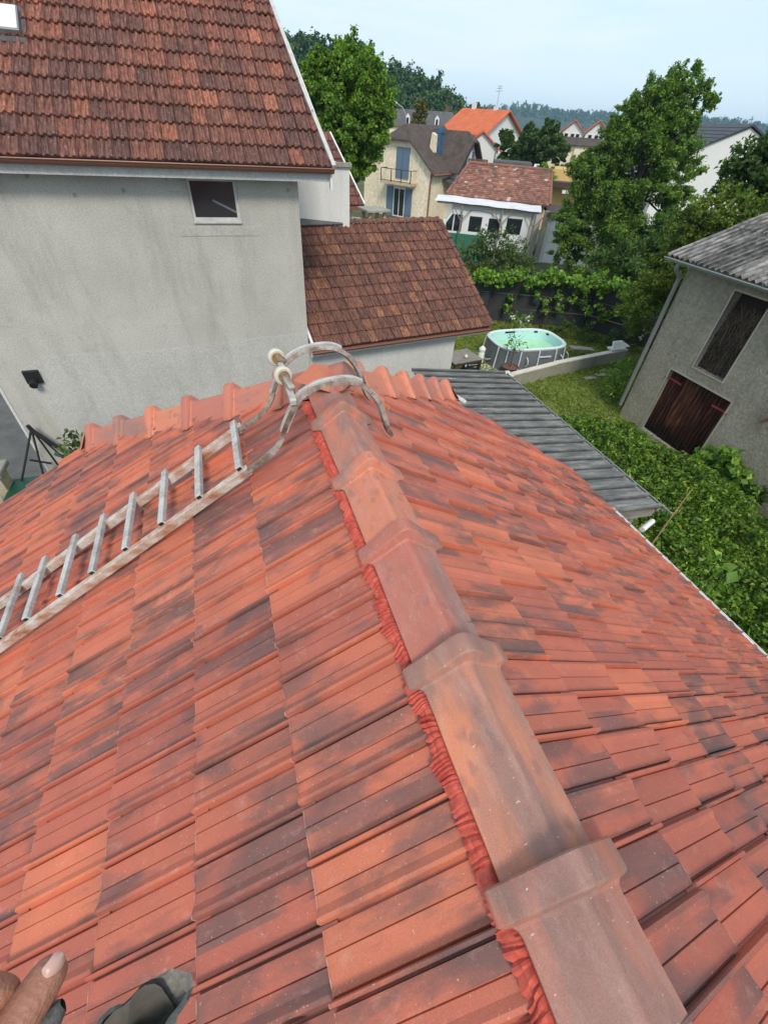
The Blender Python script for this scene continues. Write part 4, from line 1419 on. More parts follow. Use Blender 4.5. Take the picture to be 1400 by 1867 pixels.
for nm, (y0, y1, z0, z1) in (('door_surround', door), ('loft_surround', loft)):
    m = MB()
    t = 0.045
    m.box((BX - .012, y1, z0), (BX + .03, y1 + t, z1 + t))
    m.box((BX - .012, y0 - t, z0), (BX + .03, y0, z1 + t))
    m.box((BX - .010, y0, z1), (BX + .03, y1, z1 + t))
    if nm == 'loft_surround':
        m.box((BX - .014, y0 - t, z0 - t), (BX + .03, y1 + t, z0))
    m.build(nm, 'stone_trim', bn)
# hay in the loft
rs = np.random.default_rng(5)
Pn = np.stack([BX + 0.12 + rs.uniform(0, .12, 700), rs.uniform(loft[0], loft[1], 700), loft[2] + rs.uniform(0, 1, 700) ** 1.3 * 1.5], 1)
me_v, me_f = [], []
m = MB()
for p in Pn:
    d = Vector((rs.normal() * .06, rs.normal() * .16, rs.uniform(.15, .5)))
    p = Vector(p)
    sd = Vector((0, 0.010, 0.0))
    a, b = p - d * .5, p + d * .5
    b.z = min(b.z, loft[3] - .1)
    a.z = max(a.z, loft[2])
    b.y = min(max(b.y, loft[0] + .01), loft[1] - .01)
    a.y = min(max(a.y, loft[0] + .01), loft[1] - .01)
    m.add([a - sd, a + sd, b + sd * .6, b - sd * .6], [(0, 1, 2, 3)])
tag(m.build('hay', 'hay', bn, fix=False), kind='stuff')
# door leaves of upright planks
ym = (door[0] + door[1]) / 2
for (y0, y1) in ((ym + .008, door[1] - .01), (door[0] + .01, ym - .008)):
    m = MB()
    m.box((BX + .13, y0, door[2]), (BX + .15, y1, door[3] - .01))
    lf = m.build('door', 'barn_wood', bn)
    npl = 8
    for i in range(npl):
        a = y0 + (y1 - y0) * i / npl
        b = y0 + (y1 - y0) * (i + 1) / npl
        m = MB()
        dx = rnd.uniform(0, .008)
        m.box((BX + .095 + dx * 1.6, a + .009, door[2] + rnd.uniform(0, .04)), (BX + .128, b - .009, door[3] - .012 - rnd.uniform(0, .01)))
        m.build('plank', 'barn_wood', lf, bevel=0.003)
for y, z, s in ((door[1] + .06, 1.78, -1), (door[0] - .06, 1.72, 1), (door[0] - .06, 0.22, 1)):
    m = MB()
    m.bar((BX - .02, y, z), (BX + .09, y + s * .10, z), 0.03, 0.045, (0, 0, 1))
    m.bar((BX + .085, y + s * .08, z), (BX + .085, y + s * .52, z - .01), 0.02, 0.05)
    m.build('strap_hinge', 'red_iron', bn)
m = MB()
m.prism([(BX - .03, 5.93, 1.94), (BX - .03, 5.88, 1.99), (BX - .03, 5.55, 2.62), (BX - .03, 5.35, 2.72), (BX - .03, 5.42, 2.52), (BX - .03, 5.60, 2.24), (BX - .03, 5.86, 2.0)], (0.028, 0, 0))
m.build('wall_iron', 'red_iron', bn)
# roof of wavy sheets
sl_b = 0.83 / 2.6
for j in range(2):
    for i in range(15):
        y1 = 10.35 - 0.95 * i
        m = MB()
        rows = []
        x0, x1 = 11.62 + 1.9 * j, 11.62 + 1.9 * j + 2.02
        for x in np.linspace(x0, x1, 5):
            rows.append([(x, y1 - a, 4.62 + (x - 11.62) * sl_b + .062 * (0.5 + 0.5 * math.cos(2 * PI * a / 0.177)) + 0.02 * (1 - j) * 0 + (0.016 if j else 0) + 0.006 * (i % 2)) for a in np.linspace(0, 1.0, 46)])
        m.grid(rows)
        m.build('roof_sheet', 'fibro', bn, True)
m = MB()
rows = []
for y in (10.3, -4.4):
    rows.append([Vector((11.57 + math.cos(t) * 0.075, y, 4.60 + math.sin(t) * 0.075)) for t in [PI + PI * j / 8 for j in range(9)]])
m.grid(rows)
m.tube([(11.495, 10.3, 4.605), (11.495, -4.4, 4.605)], 0.014, 6)
m.build('gutter', 'grey_metal', bn)
m = MB()
m.tube([(11.60, 9.85, 4.53), (11.60, 9.85, 4.40), (11.80, 9.83, 4.22), (11.82, 9.83, 4.05), (11.82, 9.83, 0.35)], 0.058, 12)
m.build('downpipe', 'grey_metal', bn, True)
m = MB()
m.bar((11.7, 10.3, 4.58), (15.5, 10.3, 5.79), 0.03, 0.12)
m.build('verge_board', 'wood_grey', bn)

# ------------------------------------------------------------------ low wall, pool, garden things
cw = thing('garden_wall', 'low mossy concrete garden wall with pale coping across the lawn', 'wall', (11, 13, 0))
wp = [(6.3, 12.42), (9.2, 12.38), (11.36, 12.92), (15.25, 13.56)]
for i in range(3):
    a, b = Vector((*wp[i], 0.23)), Vector((*wp[i + 1], 0.21))
    m = MB()
    m.bar(a, b, 0.16, 0.50)
    m.build('wall_panel', 'concrete', cw)
    m = MB()
    m.bar(a + Vector((0, 0.02 if i else .1, .275)), b + Vector((0, 0.02 if i else .1, .275)), 0.22 if i else 0.42, 0.05)
    m.build('coping', 'coping', cw, bevel=0.008)
m = MB()
m.box((14.35, 13.40, .53), (15.05, 13.72, .60), Matrix.Identity(4))
m.prism([(14.4, 13.42, .60), (15.35, 13.52, .60), (15.0, 13.66, .78), (14.5, 13.6, .80)], (0, .1, .02))
tag(m.build('plastic_sheet', 'white_paint', bevel=.01), 'folded white plastic sheet lying on the far end of the garden wall', 'sheet')
m = MB()
m.bar((13.2, 14.5, .35), (14.2, 14.25, .28), 0.35, 0.04)
tag(m.build('wooden_board', 'wood_grey'), 'grey board lying in the grass beyond the garden wall', 'board')
for i, (x, y) in enumerate(((12.7, 12.35), (13.3, 12.5), (14.1, 12.7))):
    m = MB()
    m.box((x - .25, y - .12, 0.01), (x + .25, y + .1, .07))
    o = tag(m.build('paving_stone', 'concrete', bevel=0.015), ['flat stone at the pool end of the row below the garden wall', 'middle flat stone of the row below the garden wall', 'flat stone at the barn end of the row below the garden wall'][i], 'stone', 'loose flat stones below the garden wall')

pool = thing('garden_pool', 'oval frame pool with grey sides and green water on the lawn', 'pool', (10.9, 14.45, 0))


def pool_ring(hx, hy, n=40, p=3.4):
    c = Vector((10.92, 14.45, 0))
    pts = []
    for i in range(n):
        t = 2 * PI * i / n
        x = math.copysign(abs(math.cos(t)) ** (2 / p), math.cos(t)) * hx
        y = math.copysign(abs(math.sin(t)) ** (2 / p), math.sin(t)) * hy
        a = R(-3)
        pts.append(c + Vector((x * math.cos(a) - y * math.sin(a), x * math.sin(a) + y * math.cos(a), 0)))
    return pts


r0 = pool_ring(1.44, 1.02)
ri = pool_ring(1.34, 0.92)
m = MB()
rows = [[p + Vector((0, 0, z)) for p in rr + rr[:1]] for rr, z in ((pool_ring(1.52, 1.10), 0.0), (pool_ring(1.50, 1.08), .3), (pool_ring(1.45, 1.03), .82))]
m.grid(rows)
m.build('pool_wall', 'pool_out', pool, True)
m = MB()
rows = [[p + Vector((0, 0, z)) for p in rr + rr[:1]] for rr, z in ((ri, .84), (pool_ring(1.36, .94), .1))]
m.grid(rows)
m.add([p + Vector((0, 0, .1)) for p in pool_ring(1.36, .94)], [tuple(range(40))])
m.build('pool_liner', 'pool_in', pool, True)
m = MB()
m.add([p + Vector((0, 0, .50)) for p in pool_ring(1.355, .935)], [tuple(range(40))])
m.build('water', 'water', pool)
m = MB()
rows = [[p + Vector((0, 0, z)) for p in rr + rr[:1]] for rr, z in ((pool_ring(1.46, 1.04), .80), (pool_ring(1.48, 1.06), .86), (pool_ring(1.42, 1.0), .90), (pool_ring(1.35, .93), .87), (pool_ring(1.34, .92), .82))]
m.grid(rows)
m.build('rim', 'pool_rim', pool, True)
for i in (3, 7, 13, 17, 22, 25, 28, 30, 32, 35, 38):
    m = MB()
    a, b = pool_ring(1.49, 1.07)[i], pool_ring(1.58, 1.16)[i]
    m.bar(a + Vector((0, 0, .82)), b + Vector((0, 0, 0.0)), 0.04, 0.04)
    m.build('leg', 'pool_rim', pool)
for i in (29, 33, 36):
    a, b = pool_ring(1.55, 1.13)[i], pool_ring(1.6, 1.18)[i]
    m = MB()
    m.tube([a + Vector((0, 0, .62)), b + Vector((.04, -.04, .52)), b + Vector((.06, -.05, .38)), a + Vector((.02, 0, .25))], 0.018, 6)
    m.build('ladder_loop', 'white_paint', pool, True)
for i in (6, 10, 2, 18):
    m = MB()
    a = pool_ring(1.345, .925)[i]
    b = pool_ring(1.345, .925)[i + 1]
    m.bar(a + Vector((0, 0, .80)), b + Vector((0, 0, .80)), 0.03, 0.07)
    m.build('rim_pad', 'black', pool)
m = MB()
ps = pool_ring(1.545, 1.125)
a, b = ps[30], ps[31]
m.bar(a + Vector((0, -.01, .60)), b + Vector((0, -.01, .60)), 0.006, 0.06)
m.build('printed_band', 'pool_rim', pool)

pt = thing('potted_tree', 'sparse little tree in a wide dark pot in front of the pool', 'potted plant', (9.62, 13.25, 0))
m = MB()
m.lathe([(0.20, 0), (0.30, .36), (0.32, .38), (0.30, .40), (0.275, .385), (0.26, .35)], (9.62, 13.25, 0), 20)
m.build('pot', 'terracotta', pt, True)
m = MB()
m.lathe([(0.27, .352), (0.02, .37)], (9.62, 13.25, 0), 16)
m.build('soil', 'soil', pt)
m = MB()
m.tube([(9.62, 13.25, .35), (9.64, 13.27, .7), (9.60, 13.27, 1.05), (9.63, 13.28, 1.4)], [.018, .014, .010, .005], 6)
for a in range(7):
    t = a * 0.9
    m.tube([(9.62, 13.27, .8 + a * .08), (9.62 + .25 * math.cos(t), 13.27 + .25 * math.sin(t), 1.02 + a * .09)], [.007, .004], 4)
m.build('stem', 'bark', pt)
leaves('foliage', [(9.62, 13.27, 1.25, .36), (9.75, 13.2, 1.1, .25), (9.48, 13.3, 1.15, .24)], 170, .085, .5, 'leaf_olive', pt, 3)

gt = thing('garden_table', 'dark slatted garden table at the corner of the annex', 'table', (8.3, 14.3, 0))
mw = Matrix.Translation((7.75, 13.72, 0)) @ Matrix.Rotation(R(9), 4, 'Z')
for i in range(9):
    m = MB()
    m.box((-.62, -.5 + .112 * i, .70), (.62, -.5 + .112 * i + .10, .73), mw)
    m.build('slat', 'wood_grey', gt)
m = MB()
m.box((-.6, -.49, .62), (.6, .49, .698), mw)
m.build('apron', 'wood_dark', gt)
for sx in (-1, 1):
    for sy in (-1, 1):
        m = MB()
        m.box((sx * .56 - .035, sy * .45 - .035, 0), (sx * .56 + .035, sy * .45 + .035, .62), mw)
        m.build('leg', 'wood_dark', gt)
m = MB()
m.lathe([(0.0, -.07), (.045, -.055), (.07, 0), (.045, .055), (0.0, .07)], (7.83, 13.5, .80), 14)
tag(m.build('ball', 'coping', smooth=True), 'small pale ball lying on the dark garden table', 'ball')
gc = thing('garden_chair', 'black garden chair pushed under the slatted table', 'chair', (7.9, 13.0, 0))
for i in range(2):
    m = MB()
    m.bar((7.65 + .4 * i, 12.95, 0), (7.65 + .4 * i, 12.95, .8), .04, .04)
    m.build('leg', 'black', gc)
m = MB()
m.box((7.6, 12.9, .42), (8.1, 13.35, .46))
m.build('seat', 'black', gc)
for z in (.58, .68, .78):
    m = MB()
    m.box((7.6, 12.93, z - .03), (8.1, 12.96, z + .03))
    m.build('slat', 'black', gc)
pf_ = thing('pool_pump', 'white pool filter pump standing between table and pool', 'pump', (9.15, 14.5, 0))
m = MB()
m.lathe([(.12, 0), (.12, .42), (.09, .48), (.13, .50), (.13, .58), (.06, .66)], (9.1, 14.55, 0), 16)
m.build('body', 'white_paint', pf_, True)
m = MB()
m.tube([(9.1, 14.55, .3), (9.25, 14.4, .2), (9.5, 14.3, .25)], .025, 7)
m.build('hose', 'grey_metal', pf_, True)
m = MB()
m.add([(8.55, 12.6, .012), (10.2, 12.75, .012), (9.6, 13.9, .012), (8.9, 14.9, .012), (8.3, 14.6, .012)], [(0, 1, 2, 3, 4)])
tag(m.build('garden_path', 'coping'), kind='structure')

# fence with vine
fe = thing('panel_fence', 'anthracite panel fence closing the pool garden', 'fence', (14.5, 17, 0))
fpts = [(9.2, 20.1), (11.69, 18.94), (13.8, 18.0), (15.92, 17.1), (16.9, 15.3), (17.6, 13.9), (18.4, 12.2)]
for i in range(len(fpts) - 1):
    a, b = Vector((*fpts[i], 0)), Vector((*fpts[i + 1], 0))
    for j, z in enumerate((0.05, 0.67, 1.29)):
        m = MB()
        m.bar(a + Vector((0, 0, z + .305)), b + Vector((0, 0, z + .305)), 0.03, 0.60)
        m.build('panel', 'fence', fe)
    m = MB()
    m.box((a.x - .04, a.y - .04, 0), (a.x + .04, a.y + .04, 1.95))
    m.build('post', 'fence', fe)
vine = thing('climbing_vine', 'bright green grape vine spreading over the anthracite fence', 'vine', (14.2, 17.7, 0))
vb = []
q = random.Random(3)
for i in range(44):
    t = i / 43
    k2 = t * 4.0 + 0.45
    j = min(int(k2), 5)
    p = Vector((*fpts[j], 0)).lerp(Vector((*fpts[j + 1], 0)), k2 - j)
    z = 1.95 + q.uniform(-.12, .25)
    off_ = Vector((-.25, -.35, 0)) * q.uniform(0.3, 1.3)
    vb.append((p.x + off_.x, p.y + off_.y, z, q.uniform(.22, .36)))
for k2, zz in ((1.9, 1.4), (2.1, 1.1), (2.3, 1.4), (2.6, 1.35), (2.85, 1.2), (3.0, .9), (3.2, 1.2), (3.45, 1.0), (3.6, 1.3), (2.15, .75), (1.4, 1.2), (1.35, .8), (3.3, .75), (2.4, .9)):
    j = int(k2)
    p = Vector((*fpts[j], 0)).lerp(Vector((*fpts[j + 1], 0)), k2 - j)
    vb.append((p.x - .2, p.y - .28, zz, q.uniform(.16, .28)))
leaves('foliage', vb, 6500, .15, .85, 'leaf_vine', vine, 11, subs=14, subr=.34, shell=(.2, .8))
for k2 in (1.5, 2.15, 2.6, 3.1):
    m = MB()
    j = int(k2)
    p = Vector((*fpts[j], 0)).lerp(Vector((*fpts[j + 1], 0)), k2 - j) + Vector((-.12, -.2, 0))
    m.tube([p, p + Vector((.1, -.05, .6)), p + Vector((-.05, 0, 1.2)), p + Vector((.25, .05, 1.9))], [.03, .025, .02, .01], 6)
    m.build('stem', 'bark', vine, True)


def bush(name, label, base, blobs, n, size, mat, seed, cat='bush', aspect=.5, flowers=0, group=None, **kw):
    o = thing(name, label, cat, base, group)
    leaves('foliage', blobs, n, size, aspect, mat, o, seed, **kw)
    m = MB()
    q = random.Random(seed)
    for b in blobs:
        m.tube([Vector(base) + Vector((q.uniform(-.05, .05), q.uniform(-.05, .05), 0)), Vector(base).lerp(Vector(b[:3]), .5) + Vector((q.uniform(-.08, .08), q.uniform(-.08, .08), .05)), Vector(b[:3])], [.02, .014, .006], 5)
    m.build('stem', 'bark', o)
    if flowers:
        rs = np.random.default_rng(seed + 50)
        for b in blobs[:flowers]:
            leaves('flower', [(b[0] + rs.normal() * .08 - .05, b[1] - .1 + rs.normal() * .06, b[2] + rs.normal() * .08 + .08, .085)], 26, .085, .8, 'petal', o, int(rs.integers(1, 999)), subs=6, subr=.6)
    return o


bush('rose_bush', 'rose bush with white flowers against the fence behind the pool', (12.2, 17.0, 0), [(12.2, 16.95, .5, .35), (12.5, 16.9, .65, .3), (11.95, 17.0, .75, .25), (12.35, 16.9, .35, .3)], 900, .08, 'leaf_vine', 21, flowers=4)
bush('rose_bush', 'rose bush with white flowers near the barn end of the fence', (16.2, 14.6, 0), [(16.2, 14.5, .5, .4), (16.3, 14.3, .9, .3), (16.1, 14.7, 1.2, .28), (16.45, 14.1, .6, .35), (16.25, 14.45, 1.5, .2)], 1300, .08, 'leaf_dark', 22, flowers=4)
bush('garden_shrub', 'pale leafy shrub beside the barn downpipe', (12.55, 10.9, 0), [(12.5, 10.9, .45, .4), (12.6, 11.3, .8, .32), (12.9, 10.7, .5, .4), (12.3, 10.6, .25, .3), (12.7, 11.1, 1.1, .2)], 900, .12, 'leaf_vine', 23)
bush('wild_grass_clump', 'tall dark weeds growing under the vine beside the pool', (14.2, 16.2, 0), [(13.4, 16.6, .25, .4), (14.2, 16.2, .3, .45), (15.0, 15.6, .3, .45), (15.6, 15.0, .3, .4)], 2200, .14, 'leaf_dark', 24, aspect=.2, up=1.0)

# hedge and plants in front of the barn
rs = np.random.default_rng(9)


def hedge_height(x, y):
    h = 1.06 + 0.42 * mnoise.noise(Vector((x * .75, y * .75, 0))) + .20 * mnoise.noise(Vector((x * 2.3, y * 2.3, 4)))
    h *= min(1, max(0, (9.9 - y) / 3.0)) ** 0.6
    xr_ = 10.35 + 0.25 * mnoise.noise(Vector((y * .8, 0, 7))) + max(0, y - 8) * -.15
    h *= max(0.0, min(1, (xr_ + .55 - x) / .55)) ** .4
    h *= 1.0 - .75 * max(0, 1 - abs((x - 6.85) + (y - 2.6) * .25) / .38) * (1 if y < 3.6 else 0)
    return h


hedge = thing('garden_hedge', 'broad glossy green hedge filling the strip between lean-to and barn', 'hedge', (8.3, 5, 0))
n = 105000
X = rs.uniform(5.6, 11.0, n)
Y = rs.uniform(-1.2, 10.9, n)
H = np.array([hedge_height(x, y) for x, y in zip(X, Y)])
ok = H > 0.06
X, Y, H = X[ok], Y[ok], H[ok]
dep = rs.uniform(0, 1, len(X)) ** 2.2 * 0.5
clump = np.array([mnoise.noise(Vector((x * 5.5, y * 5.5, 2.0))) * .10 + mnoise.noise(Vector((x * 2.6, y * 2.6, 5.0))) * .20 for x, y in zip(X, Y)])
Z = np.maximum(0.03, H - dep * H + clump)
P = np.stack([X, Y, Z], 1)
N = rs.normal(size=(len(X), 3)) * .55 + np.array([-.1, -.15, .8])
link('foliage', leaf_mesh('foliage', P, N, .082, .55, 'leaf_hedge', rs, .55), hedge)
SX, SY = rs.uniform(6.0, 10.2, 420), rs.uniform(-.5, 9.6, 420)
pp, nn_ = [], []
for x, y in zip(SX, SY):
    h0 = hedge_height(x, y)
    if h0 < .4:
        continue
    lean = rs.normal(size=2) * .35
    for t in np.linspace(0, 1, 9):
        pp.append((x + lean[0] * t * .25 + rs.normal() * .025, y + lean[1] * t * .25 + rs.normal() * .025, h0 - .05 + t * rs.uniform(.12, .26)))
        nn_.append(rs.normal(size=3) * .8 + np.array([0, 0, .4]))
link('new_shoots', leaf_mesh('new_shoots', np.array(pp), np.array(nn_), .095, .42, 'leaf_vine', rs), hedge)
m = MB()
for i in range(26):
    x, y = 6.3 + (i % 3) * 1.3 + rnd.uniform(-.3, .3), 0.3 + i * .36
    m.tube([(x, y, 0), (x + .05, y, .4), (x + rnd.uniform(-.3, .3), y + rnd.uniform(-.3, .3), .75)], [.03, .02, .008], 5)
m.build('stem', 'bark', hedge)
bush('fig_bush', 'large-leaved fig bush growing against the barn wall by the door', (11.55, 5.8, 0), [(11.5, 6.0, .55, .45), (11.5, 5.6, .75, .42), (11.45, 5.3, .45, .4), (11.2, 5.9, .35, .4), (11.6, 6.35, .4, .3), (11.3, 5.4, .2, .35)], 1500, .20, 'leaf_vine', 31, aspect=.8, subs=14, subr=.3, shell=(.3, .9))
bush('wall_weed', 'small dark weed at the foot of the barn wall beside the fig bush', (11.7, 4.9, 0), [(11.7, 4.9, .35, .28), (11.7, 4.75, .55, .2), (11.65, 5.05, .2, .25)], 420, .12, 'leaf_dark', 32)
bush('ivy_clump', 'dark ivy clump at the foot of the barn wall farther from the door', (11.5, 3.6, 0), [(11.5, 3.7, .45, .5), (11.4, 3.1, .5, .55), (11.5, 2.5, .45, .5), (11.3, 3.5, .2, .4)], 1800, .09, 'leaf_dark', 33)
bush('seedling', 'pale green shoot rising beside the eave of the red roof', (5.35, 1.9, 0), [(5.33, 2.05, 3.05, .12), (5.36, 1.9, 3.0, .1), (5.34, 1.98, 2.75, .15), (5.4, 1.9, 2.3, .2)], 60, .15, 'leaf_vine', 34, aspect=.7)
sh_lab = ['largest pale stone in the rubble by the barn wall', 'long flat stone in the rubble by the barn wall', 'dark stone lying below the fig bush', 'small pale stone nearest the ivy by the barn', 'rounded stone between fig bush and weed', 'broken stone at the hedge edge below the weed']
for i, (x, y, sx, sy) in enumerate(((11.05, 4.55, .22, .14), (11.2, 4.75, .30, .10), (11.3, 5.15, .18, .14), (10.95, 4.1, .14, .12), (11.35, 4.95, .15, .12), (10.85, 4.45, .16, .1))):
    m = MB()
    q = random.Random(i)
    prof = [(1, 0), (1.05, .35), (.8, .75), (.35, .95)]
    for r_, z in prof:
        pass
    rows = []
    for r_, z in prof:
        rows.append([Vector((x + sx * r_ * math.cos(t) * (1 + .25 * mnoise.noise(Vector((i * 3, math.cos(t), math.sin(t))))), y + sy * r_ * math.sin(t), .16 * z)) for t in [2 * PI * j / 8 for j in range(9)]])
    m.grid(rows)
    m.add(rows[-1][:8], [tuple(range(8))])
    tag(m.build('rubble_stone', 'concrete'), sh_lab[i], 'stone', 'rubble stones at the foot of the barn')

# lawn blades
n = 26000
X = rs.uniform(8.6, 17.5, n)
Y = rs.uniform(9.3, 19.0, n)
ok = (Y > 9.8) | (X < 11.8)
X, Y = X[ok], Y[ok]
m = (abs(X - 10.92) < 1.55) & (abs(Y - 14.45) < 1.15)
X, Y = X[~m], Y[~m]
hb_ = rs.uniform(.03, .11, len(X)) * (1 + .6 * np.array([mnoise.noise(Vector((x * .8, y * .8, 1))) for x, y in zip(X, Y)]))
P = np.stack([X, Y, hb_ * .5], 1)
N = rs.normal(size=(len(X), 3)) * np.array([1, 1, .35])
N[:, 2] += .35
tag(link('grass', leaf_mesh('grass', P, N, .13, .28, 'grass', rs)), 'short lawn grass round the pool and the low wall', 'grass', kind='stuff')

# ------------------------------------------------------------------ alley on the left
gpz = thing('gate_pillar', 'sandstone gate pillar with a grey cap in the alley', 'pillar', (-4.78, 8.35, 0))
m = MB()
m.box((-4.98, 8.18, 0), (-4.62, 8.54, 1.68))
m.build('shaft', 'stone', gpz, bevel=.015)
m = MB()
m.box((-5.05, 8.10, 1.683), (-4.54, 8.62, 1.80))
m.build('cap', 'stone_grey', gpz, bevel=.03)
ag = thing('iron_gate', 'black iron bar gate in front of the stone pillar', 'gate', (-5.0, 7.6, 0))
for i in range(14):
    m = MB()
    y = 8.02 - 0.085 * i
    m.tube([(-4.80, y, .1), (-4.80, y, 1.45 + .04 * (i % 2))], .011, 6)
    m.build('bar', 'steel_black', ag)
m = MB()
for z in (.2, 1.3):
    m.bar((-4.80, 8.06, z), (-4.80, 6.85, z), .03, .04)
m.build('rail', 'steel_black', ag)
gb = thing('green_bin', 'dark green bin standing beside the alley pillar', 'bin', (-4.28, 8.3, 0))
m = MB()
m.prism([(-4.52, 8.0, 0), (-4.02, 8.0, 0), (-3.92, 7.95, 1.28), (-4.62, 7.95, 1.28)], (0, .6, 0))
m.build('body', 'green_plastic', gb, bevel=.02)
m = MB()
m.box((-4.65, 7.9, 1.283), (-3.88, 8.6, 1.34))
m.build('lid', 'green_plastic', gb, bevel=.02)
tp = thing('folded_frame', 'black metal folding frame leaning on the grey house wall', 'frame', (-4.0, 8.8, 0))
top = Vector((-3.98, 8.80, 2.27))
for p in ((-4.55, 8.45, 1.2), (-4.15, 8.5, 1.1), (-3.52, 8.72, 1.1), (-3.75, 8.6, 1.1)):
    m = MB()
    m.tube([top, Vector(p)], .020, 6)
    m.build('leg', 'steel_black', tp)
m = MB()
m.tube([top + Vector((-.03, 0, .08)), top + Vector((.0, 0, -.05)), Vector((-3.62, 8.78, 1.66)), Vector((-3.50, 8.74, 1.62))], [.035, .045, .035, .03], 8)
m.tube([Vector((-3.78, 8.7, 1.7)), Vector((-3.5, 8.66, 1.62)), Vector((-3.4, 8.7, 1.4))], .028, 6)
m.bar((-4.2, 8.6, 1.72), (-3.9, 8.64, 1.55), .03, .03)
m.build('hub', 'steel_black', tp)
bush('wall_sapling', 'small yellow-green sapling against the grey house wall above the roof edge', (-3.35, 8.55, 0), [(-3.42, 8.5, 2.02, .18), (-3.2, 8.5, 2.08, .15), (-3.5, 8.5, 1.88, .16), (-3.3, 8.5, 2.2, .12)], 60, .14, 'leaf_olive', 41, aspect=.6)

# ------------------------------------------------------------------ trees
BT = [(21.54, 22.99, 1.65, 2.12), (20.17, 24.2, 3.33, 1.7), (22.12, 22.42, 3.61, 1.95), (23.2, 21.3, 3.6, .95), (20.05, 24.3, 4.9, 1.5), (21.21, 23.29, 5.64, 1.91), (22.6, 21.9, 5.58, 1.4), (20.35, 24.05, 6.5, 1.15), (21.29, 23.22, 7.25, 1.57), (22.35, 22.15, 7.04, 1.0), (21.34, 23.17, 8.24, 1.0), (22.19, 22.36, 8.29, 0.9), (21.69, 22.84, 9.0, 0.5), (20.61, 23.82, 7.61, 0.95), (19.45, 24.8, 5.5, 0.6), (19.83, 24.48, 1.93, 1.05), (23.19, 21.32, 1.71, 1.4), (22.59, 21.95, 8.77, 0.3), (22.1, 22.4, 9.45, .22), (22.95, 21.6, 8.3, .35)]
tree('ash_tree', 'tall green ash tree with a ragged leaning crown behind the fence', 'tree', (21.6, 23.0, 0), BT, 175000, .15, 'leaf_ash', .2, 101, aspect=.42, subs=70, subr=.17, shell=(.35, .98))
LT = [(7.11, 28.12, 5.74, 1.41), (6.32, 28.3, 6.54, 1.51), (8.04, 27.86, 6.42, 1.38), (5.83, 28.41, 7.5, 1.19), (7.38, 28.05, 7.58, 1.6), (8.54, 27.71, 7.26, 0.94), (6.37, 28.29, 8.28, 1.03), (7.63, 27.98, 8.5, 1.1), (8.64, 27.68, 7.94, 0.74), (7.18, 28.1, 9.1, 0.45), (5.87, 28.4, 8.25, 0.77), (6.82, 28.19, 5.06, 0.92), (7.93, 27.89, 5.12, 0.72), (7.21, 28.09, 9.5, 0.16)]
tree('maple_tree', 'round bright green tree rising behind the grey house', 'tree', (7.3, 28.1, 0), LT, 90000, .15, 'leaf_maple', .2, 102, aspect=.6, subs=70, subr=.17, shell=(.4, .98))
MT = [(28.02, 47.33, 5.41, 1.16), (29.22, 46.59, 5.89, 1.22), (30.83, 45.55, 6.19, 1.34), (31.87, 44.82, 5.3, 0.99), (30.55, 45.74, 4.8, 1.02), (28.67, 46.93, 4.45, 0.92), (30.6, 45.7, 7.12, 0.55), (27.38, 47.7, 6.35, 0.49), (29.22, 46.6, 6.85, 0.49), (29.8, 46.2, 3.75, 1.15)]
tree('garden_tree', 'dark spreading tree in front of the orange-roofed house', 'tree', (29.6, 46.3, 0), MT, 40000, .24, 'leaf_dark', .2, 103, subs=50, subr=.19, shell=(.4, .98))
FR = [(19.0, 14.7, 6.75, .55), (19.2, 14.5, 7.0, .5), (18.75, 15.0, 6.45, .6), (19.35, 14.3, 7.15, .35), (19.7, 14.0, 7.0, .6), (19.3, 14.4, 6.3, .9), (18.67, 15.07, 6.05, 0.6), (19.6, 14.1, 6.75, .8), (19.18, 14.42, 5.9, 0.75), (18.45, 15.1, 5.7, 0.35), (19.6, 13.9, 5.6, .9), (19.9, 13.6, 6.5, .8)]
tree('walnut_tree', 'dark leafy tree in front of the slate roof beside the barn', 'tree', (19.6, 14.6, 0), FR, 15000, .15, 'leaf_dark', .16, 104, aspect=.55, subs=24, subr=.3)
HR_ = [(14.8, 12.6, 4.95, .65), (15.2, 12.2, 5.2, .65), (15.5, 11.8, 5.45, .55), (15.9, 11.3, 5.5, .6), (14.9, 12.6, 4.3, .7), (15.3, 12.1, 4.6, .65), (14.8, 12.7, 3.6, .75), (14.9, 12.9, 2.9, .8), (15.6, 11.7, 4.9, .6), (14.6, 13.0, 2.2, .9), (15.8, 11.2, 4.6, .8), (15.2, 12.2, 3.6, .8)]
tree('clipped_hedge', 'tall olive green hedge rising behind the barn gable', 'hedge', (15.2, 12.3, 0), HR_, 45000, .10, 'leaf_row', .1, 105, subs=50, subr=.24, limbs=False)
DK = [(18.5, 17.5, 2.6, 1.1), (19.4, 16.6, 2.9, 1.2), (17.6, 18.4, 2.2, 1.0), (19.9, 15.9, 2.3, 1.2), (18.9, 17.1, 3.6, .8)]
tree('laurel_bush', 'dark laurel bush between the ash tree and the barn', 'bush', (18.8, 17.2, 0), DK, 16000, .15, 'leaf_dark', .1, 106, subs=24, subr=.3, limbs=False)
SB = [(12.47, 20.51, 2.4, 0.88), (11.68, 20.96, 2.4, 0.64), (13.33, 19.96, 2.4, 0.74), (11.93, 20.82, 2.9, 0.42), (12.83, 20.28, 2.85, 0.5), (12.4, 20.5, 1.4, .95), (13.8, 19.7, 1.7, .8), (11.2, 21.2, 1.9, .7)]
bush('laurustinus', 'loose grey-green shrub behind the fence in front of the motorhome', (12.4, 20.6, 0), SB, 9000, .13, 'leaf_olive', 107, subs=24, subr=.32)
